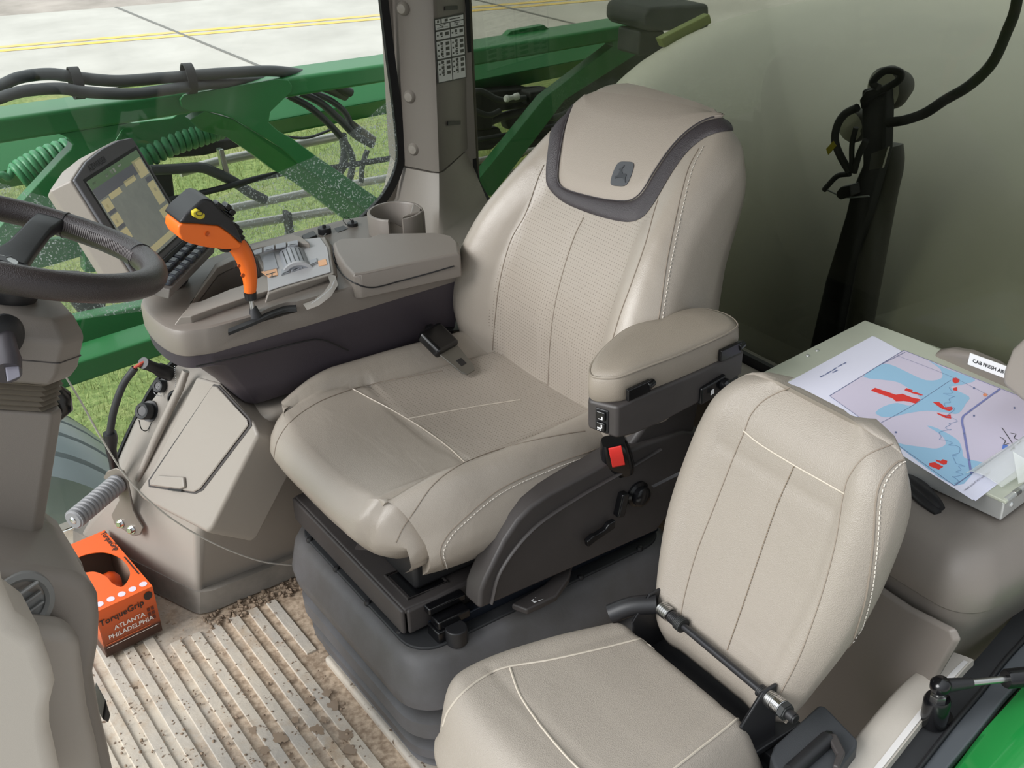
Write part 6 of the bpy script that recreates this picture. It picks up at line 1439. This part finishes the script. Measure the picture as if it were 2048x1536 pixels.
def line(px, w, m, k=4.2, nm='map_line', sm=6): 
    P = cr([U(a, b, 'z', zp+.00022*k) for a, b in Qx(px)], sm) if len(px) > 2 else [U(a, b, 'z', zp+.00022*k) for a, b in Qx(px)]
    s = []
    for i, p in enumerate(P):
        d = P[min(i+1, len(P)-1)]-P[max(i-1, 0)]; d.z = 0; d.normalize(); n = V((-d.y, d.x, 0))*w; s.append([p-n, p+n])
    return mk(nm, loft(s, False), m, mp_o, smooth=0)
line([(1690, 450), (1460, 620), (1400, 680), (1415, 790), (1452, 1000), (1468, 1100)], .0018, mat('map_route', (128, 134, 190), .6), 4.4, 'map_route')
line([(950, 155), (2300, 690)], .0006, ln2); line([(950, 155), (380, 505)], .0006, ln2); line([(380, 505), (1340, 1195)], .0005, ln2); line([(1340, 1195), (1850, 835), (2300, 520)], .0009, ln2, sm=1)
line([(910, 200), (1320, 360), (1600, 500)], .0004, ln2); line([(1310, 385), (1000, 590), (760, 720)], .0004, ln2); line([(780, 262), (960, 170)], .0006, ln2)
random.seed(5)
rv_ = [(1300, 440)]
for i in range(46):
    t = i/45; bx_, by_ = lerpt([(0, 1290), (.35, 1320), (.5, 1250), (.7, 1370), (.85, 1390), (1, 1350)], t), 440+740*t
    rv_.append((bx_+random.uniform(-46, 46), by_+random.uniform(-16, 16)))
line(rv_, .0004, mat('map_river', (120, 150, 190), .6), 4.8, 'map_river', 4)
mk('map_marks', J(*[face(PZ(Qx([(x+8*cos(a*pi/4), y+8*sin(a*pi/4)) for a in range(8)]), 5)) for x, y in ((1490, 658), (890, 785), (1800, 597), (1460, 620), (1415, 795), (1455, 998), (1490, 445), (1665, 475))]), ln2, mp_o, smooth=0)
mk('map_marks', face(PZ(Qx([(1712, 880), (1750, 885), (1748, 910), (1705, 915)]), 5)), mat('map_blue2', (96, 130, 210), .6), mp_o, smooth=0)
mk('map_marks', face(PZ(Qx([(1575+16*cos(a*pi/6), 498+13*sin(a*pi/6)) for a in range(12)]), 5)), mat('map_orange', (236, 150, 110), .6), mp_o, smooth=0)
for p in ([(1705, 750), (1750, 815), (1790, 880), (1800, 915)], [(1690, 820), (1730, 850), (1720, 880), (1760, 870)], [(1770, 790), (1810, 800), (1800, 830), (1850, 850), (1820, 880)], [(1760, 900), (1790, 905), (1770, 925)]): line(p, .0006, M['black'], 5.2, 'pen_mark')
sx_ = (e_h-e_r).normalized(); sy_ = -(e_n-e_h).normalized()
def ptxt(s, size, px, py, r, u): return mk('map_text', txt(s, size, U(px, py, 'z', zp+.0012), r, u, .0001), mat('map_ink', (96, 92, 110), .6), mp_o, smooth=0)
for (xa, ya), (xb, yb) in (((1692, 725), (1686, 728)), ((1684, 729), (1676, 733)), ((1673, 735), (1664, 741)), ((1662, 742), (1650, 749)), ((1648, 750), (1640, 754)), ((1675, 740), (1665, 745))):
    p, q = U(xa, ya, 'z', zp+.001), U(xb, yb, 'z', zp+.001); mk('map_text', face([p+sy_*.0012, q+sy_*.0012, q-sy_*.0012, p-sy_*.0012]), ln2, mp_o, smooth=0)
ptxt('Dispatch # 31767 Product Report', .0054, 1980, 945, sx_, sy_)
# clear plastic clip over the lower edge
ck = empty('clear_clip', U(2010, 960, 'z', .565), 'clear plastic clip bar holding the map at its lower edge', 'clip')
q0, q1 = U(1945, 952, 'z', .566), U(2075, 868, 'z', .566); cd = (q1-q0).normalized(); cn_ = V((cd.y, -cd.x, 0))
cl_m = bpy.data.materials.new('clear_plastic'); cl_m.use_nodes = True; nt = cl_m.node_tree; b = nt.nodes['Principled BSDF']; b.inputs['Base Color'].default_value = (.9, .93, .9, 1); b.inputs['Roughness'].default_value = .12; b.inputs['Alpha'].default_value = .35
mk('clip_bar', loft([[q0+cd*s+cn_*x+V((0, 0, z)) for x, z in ((-.012, .0), (-.004, .009), (.02, .012), (.05, .006), (.05, .004), (.02, .010), (-.003, .007), (-.010, .0))] for s in (0, .05, .10, .2)]), cl_m, ck, smooth=50)
mk('clip_tab', prism([q0+cd*.03+cn_*.06+V((0, 0, .002)), q0+cd*.075+cn_*.02+V((0, 0, .022)), q0+cd*.085+cn_*.075+V((0, 0, .004))], (0, 0, .002)), cl_m, ck, smooth=0)
# black cloth glove under the case
mk('work_glove', J(tube(cr([U(1815, 950, 'z', .52), U(1850, 985, 'z', .52), U(1882, 1018, 'z', .516)], 4), [.012, .014, .015, .015, .014, .013, .013, .011, .008], 12, flat=.6), tube(cr([U(1820, 975, 'z', .518), U(1850, 1003, 'z', .516), U(1876, 1026, 'z', .514)], 4), [.010, .011, .012, .012, .012, .011, .010, .009, .007], 12, flat=.6)), M['black'], None, smooth=60, label='black work glove poking out from under the document case', cat='glove')
# ================================================================= DOOR SILL
SZ = .27
def Zz(px, z): return [U(a, b, 'z', z) for a, b in px]
sill_in = [(1560, 1640), (1640, 1548), (1712, 1460), (1790, 1370), (1850, 1320), (1882, 1305)]
sill_out = [(1690, 1640), (1775, 1536), (1850, 1440), (1905, 1370), (1935, 1335), (1950, 1320)]
A_, B_ = cr(Zz(sill_in, SZ), 5), cr(Zz(sill_out, SZ), 5)
secs = []
for p, q in zip(A_, B_):
    d = q-p; secs.append([p+V((0, 0, -.17))+d*-.02, p+d*-.02+V((0, 0, -.05)), p+d*.03+V((0, 0, -.012)), p+d*.16+V((0, 0, .002)), p+d*.4+V((0, 0, .006)), p+d*.75+V((0, 0, .003)), p+d*.97, q+V((0, 0, -.02)), q+V((0, 0, -.17))])
struct('trim_5', loft(secs), M['beige_lt'], label='padded light beige door sill trim', cat='sill', smooth=50)
struct('trim_6', loft([[p.lerp(q, .80)+V((0, 0, .0042)), p.lerp(q, .93)+V((0, 0, .0032)), p.lerp(q, .93)+V((0, 0, .0022)), p.lerp(q, .80)+V((0, 0, .003))] for p, q in list(zip(A_, B_))[2:-3]]), mat('pale_tape', (214, 211, 208), .5), label='pale strip along the door sill trim', cat='sill', smooth=0)
def ribbon(inn, outp, zi, zo, mtl, nm, lab, th=.02, **k):
    a, b = cr(Zz(inn, zi), 5), cr(Zz(outp, zo), 5)
    return struct(nm, loft([[p, q, q+V((0, 0, -th)), p+V((0, 0, -th))] for p, q in zip(a, b)]), mtl, label=lab, cat='sill', smooth=40, **k)
r0_ = [(1690, 1640), (1775, 1536), (1850, 1440), (1905, 1370), (1960, 1310), (2010, 1252), (2090, 1160)]
r1_ = [(1755, 1640), (1828, 1548), (1905, 1450), (1960, 1385), (2010, 1320), (2060, 1265), (2130, 1180)]
r2_ = [(1815, 1640), (1885, 1548), (1950, 1470), (2010, 1395), (2056, 1345), (2090, 1305), (2150, 1230)]
r3_ = [(1850, 1640), (1925, 1548), (1985, 1470), (2030, 1420), (2070, 1375), (2110, 1330), (2170, 1260)]
ribbon(r0_, r1_, SZ-.012, SZ-.014, M['rubber'], 'trim_7', 'black rubber threshold strip of the door opening')
ribbon([(a+3, b+2) for a, b in r1_], r2_, SZ-.018, SZ-.012, mat('step_grey', (78, 82, 86), .45), 'trim_8', 'grey outer step edge of the door opening', bev=.004)
mk('threshold_bead', tube(cr(Zz(r1_, SZ-.013), 5), .004, 8), M['black'], None, smooth=60, label='thin black bead along the door threshold', cat='seal')
mk('door_seal', loft([[p, q, q+V((0, 0, -.02)), p+V((0, 0, -.02))] for p, q in zip(cr(Zz([(a+1, b+1) for a, b in r2_], SZ-.02), 5), cr(Zz([(a-24, b-6) for a, b in r3_], SZ-.03), 5))]), M['black_gl'], None, smooth=0, label='black gap seal beside the green body panel', cat='seal')
ga, gb_ = cr(Zz([(a-22, b-4) for a, b in r3_], SZ-.018), 5), cr(Zz([(1990, 1700), (2080, 1600), (2150, 1530), (2200, 1480), (2240, 1440), (2270, 1400), (2300, 1370)], SZ-.02), 5)
mk('body_panel', loft([[p+(q-p)*t+V((0, 0, .03*sin(pi*min(t*1.6, 1)*.5)-.09*max(0, t-.55)**2)) for t in [i/14 for i in range(15)]]+[q+V((0, 0, -.25)), p+V((0, 0, -.2))] for p, q in zip(ga, gb_)]), mat('green_body', (34, 132, 62), .12, coat=.6), None, smooth=60, label='glossy green body panel below the door at the lower right corner', cat='panel')
# gas strut with ball joint standing on the sill
gs = empty('gas_strut', U(1868, 1440, 'z', SZ), 'black gas strut with a ball joint standing on the door threshold', 'strut')
b0 = U(1866, 1446, 'z', SZ-.01); up = V((0, 0, 1))
k0 = U(1878, 1374, 'y', b0.y)
hgt = (k0.z-b0.z)
mk('stud_post', lathe([(.0195, 0), (.0205, .004), (.0205, hgt*.62), (.018, hgt*.70), (.0, hgt*.70)], b0, up, 26), M['black_gl'], gs, smooth=40)
mk('stud_nut', lathe([(.013, hgt*.70), (.013, hgt*.78), (.009, hgt*.8), (.009, hgt*.9)], b0, up, 6), M['steel'], gs, smooth=25)
jc_ = b0+up*(hgt*1.0)
mk('ball_socket', lathe([(0, -.016), (.010, -.013), (.0155, -.004), (.0155, .006), (.010, .013), (0, .015)], jc_, up, 24), M['black_gl'], gs, smooth=50)
sdv = (UP(2048, 1354, jc_, V((-.3, -.9, .1)).normalized())-jc_).normalized()
mk('socket_neck', tube([jc_+sdv*.008, jc_+sdv*.055], [.011, .0085], 16), M['black'], gs, smooth=40)
mk('strut_rod', tube([jc_+sdv*.05, jc_+sdv*.14], .0055, 14), M['steel'], gs, smooth=40)
mk('strut_tube', tube([jc_+sdv*.118, jc_+sdv*.122, jc_+sdv*.30], [.0135, .0155, .0155], 20), M['black_gl'], gs, smooth=40)
mk('stud_hole', cyl(b0+V((.018, .004, .002)), b0+V((.018, .004, .0035)), .021, n=24), M['black_gl'], gs, smooth=0)
# ================================================================= DAYLIGHT
w = bpy.data.worlds.new('overcast'); SC.world = w; w.use_nodes = True; nt = w.node_tree; bg = nt.nodes['Background']; L = nt.links
tc = nt.nodes.new('ShaderNodeTexCoord'); sx = nt.nodes.new('ShaderNodeSeparateXYZ'); L.new(tc.outputs['Generated'], sx.inputs[0])
mr = nt.nodes.new('ShaderNodeMapRange'); mr.inputs['From Min'].default_value = -.05; mr.inputs['From Max'].default_value = 1; mr.inputs['To Min'].default_value = .55; mr.inputs['To Max'].default_value = 1.25
L.new(sx.outputs['Z'], mr.inputs['Value']); dp_ = nt.nodes.new('ShaderNodeVectorMath'); dp_.operation = 'DOT_PRODUCT'; L.new(tc.outputs['Generated'], dp_.inputs[0]); dp_.inputs[1].default_value = (-.30, .34, 0)
ad_ = nt.nodes.new('ShaderNodeMath'); ad_.inputs[1].default_value = .95; L.new(dp_.outputs['Value'], ad_.inputs[0])
mu_ = nt.nodes.new('ShaderNodeMath'); mu_.operation = 'MULTIPLY'; L.new(ad_.outputs[0], mu_.inputs[0]); L.new(mr.outputs[0], mu_.inputs[1]); L.new(mu_.outputs[0], bg.inputs['Strength']); bg.inputs['Color'].default_value = (.90, .95, 1, 1)
sun = bpy.data.lights.new('sun', 'SUN'); sun.energy = 2.3; sun.angle = rad(34); sun.color = (1, .99, .975)
so = bpy.data.objects.new('sun', sun); C.objects.link(so); so.rotation_euler = V((.86, -.06, -.50)).to_track_quat('-Z', 'Y').to_euler()
vs_ = SC.view_settings; vs_.view_transform = 'Standard'; vs_.look = 'None'; vs_.exposure = .62; vs_.gamma = 1; vs_.use_curve_mapping = False
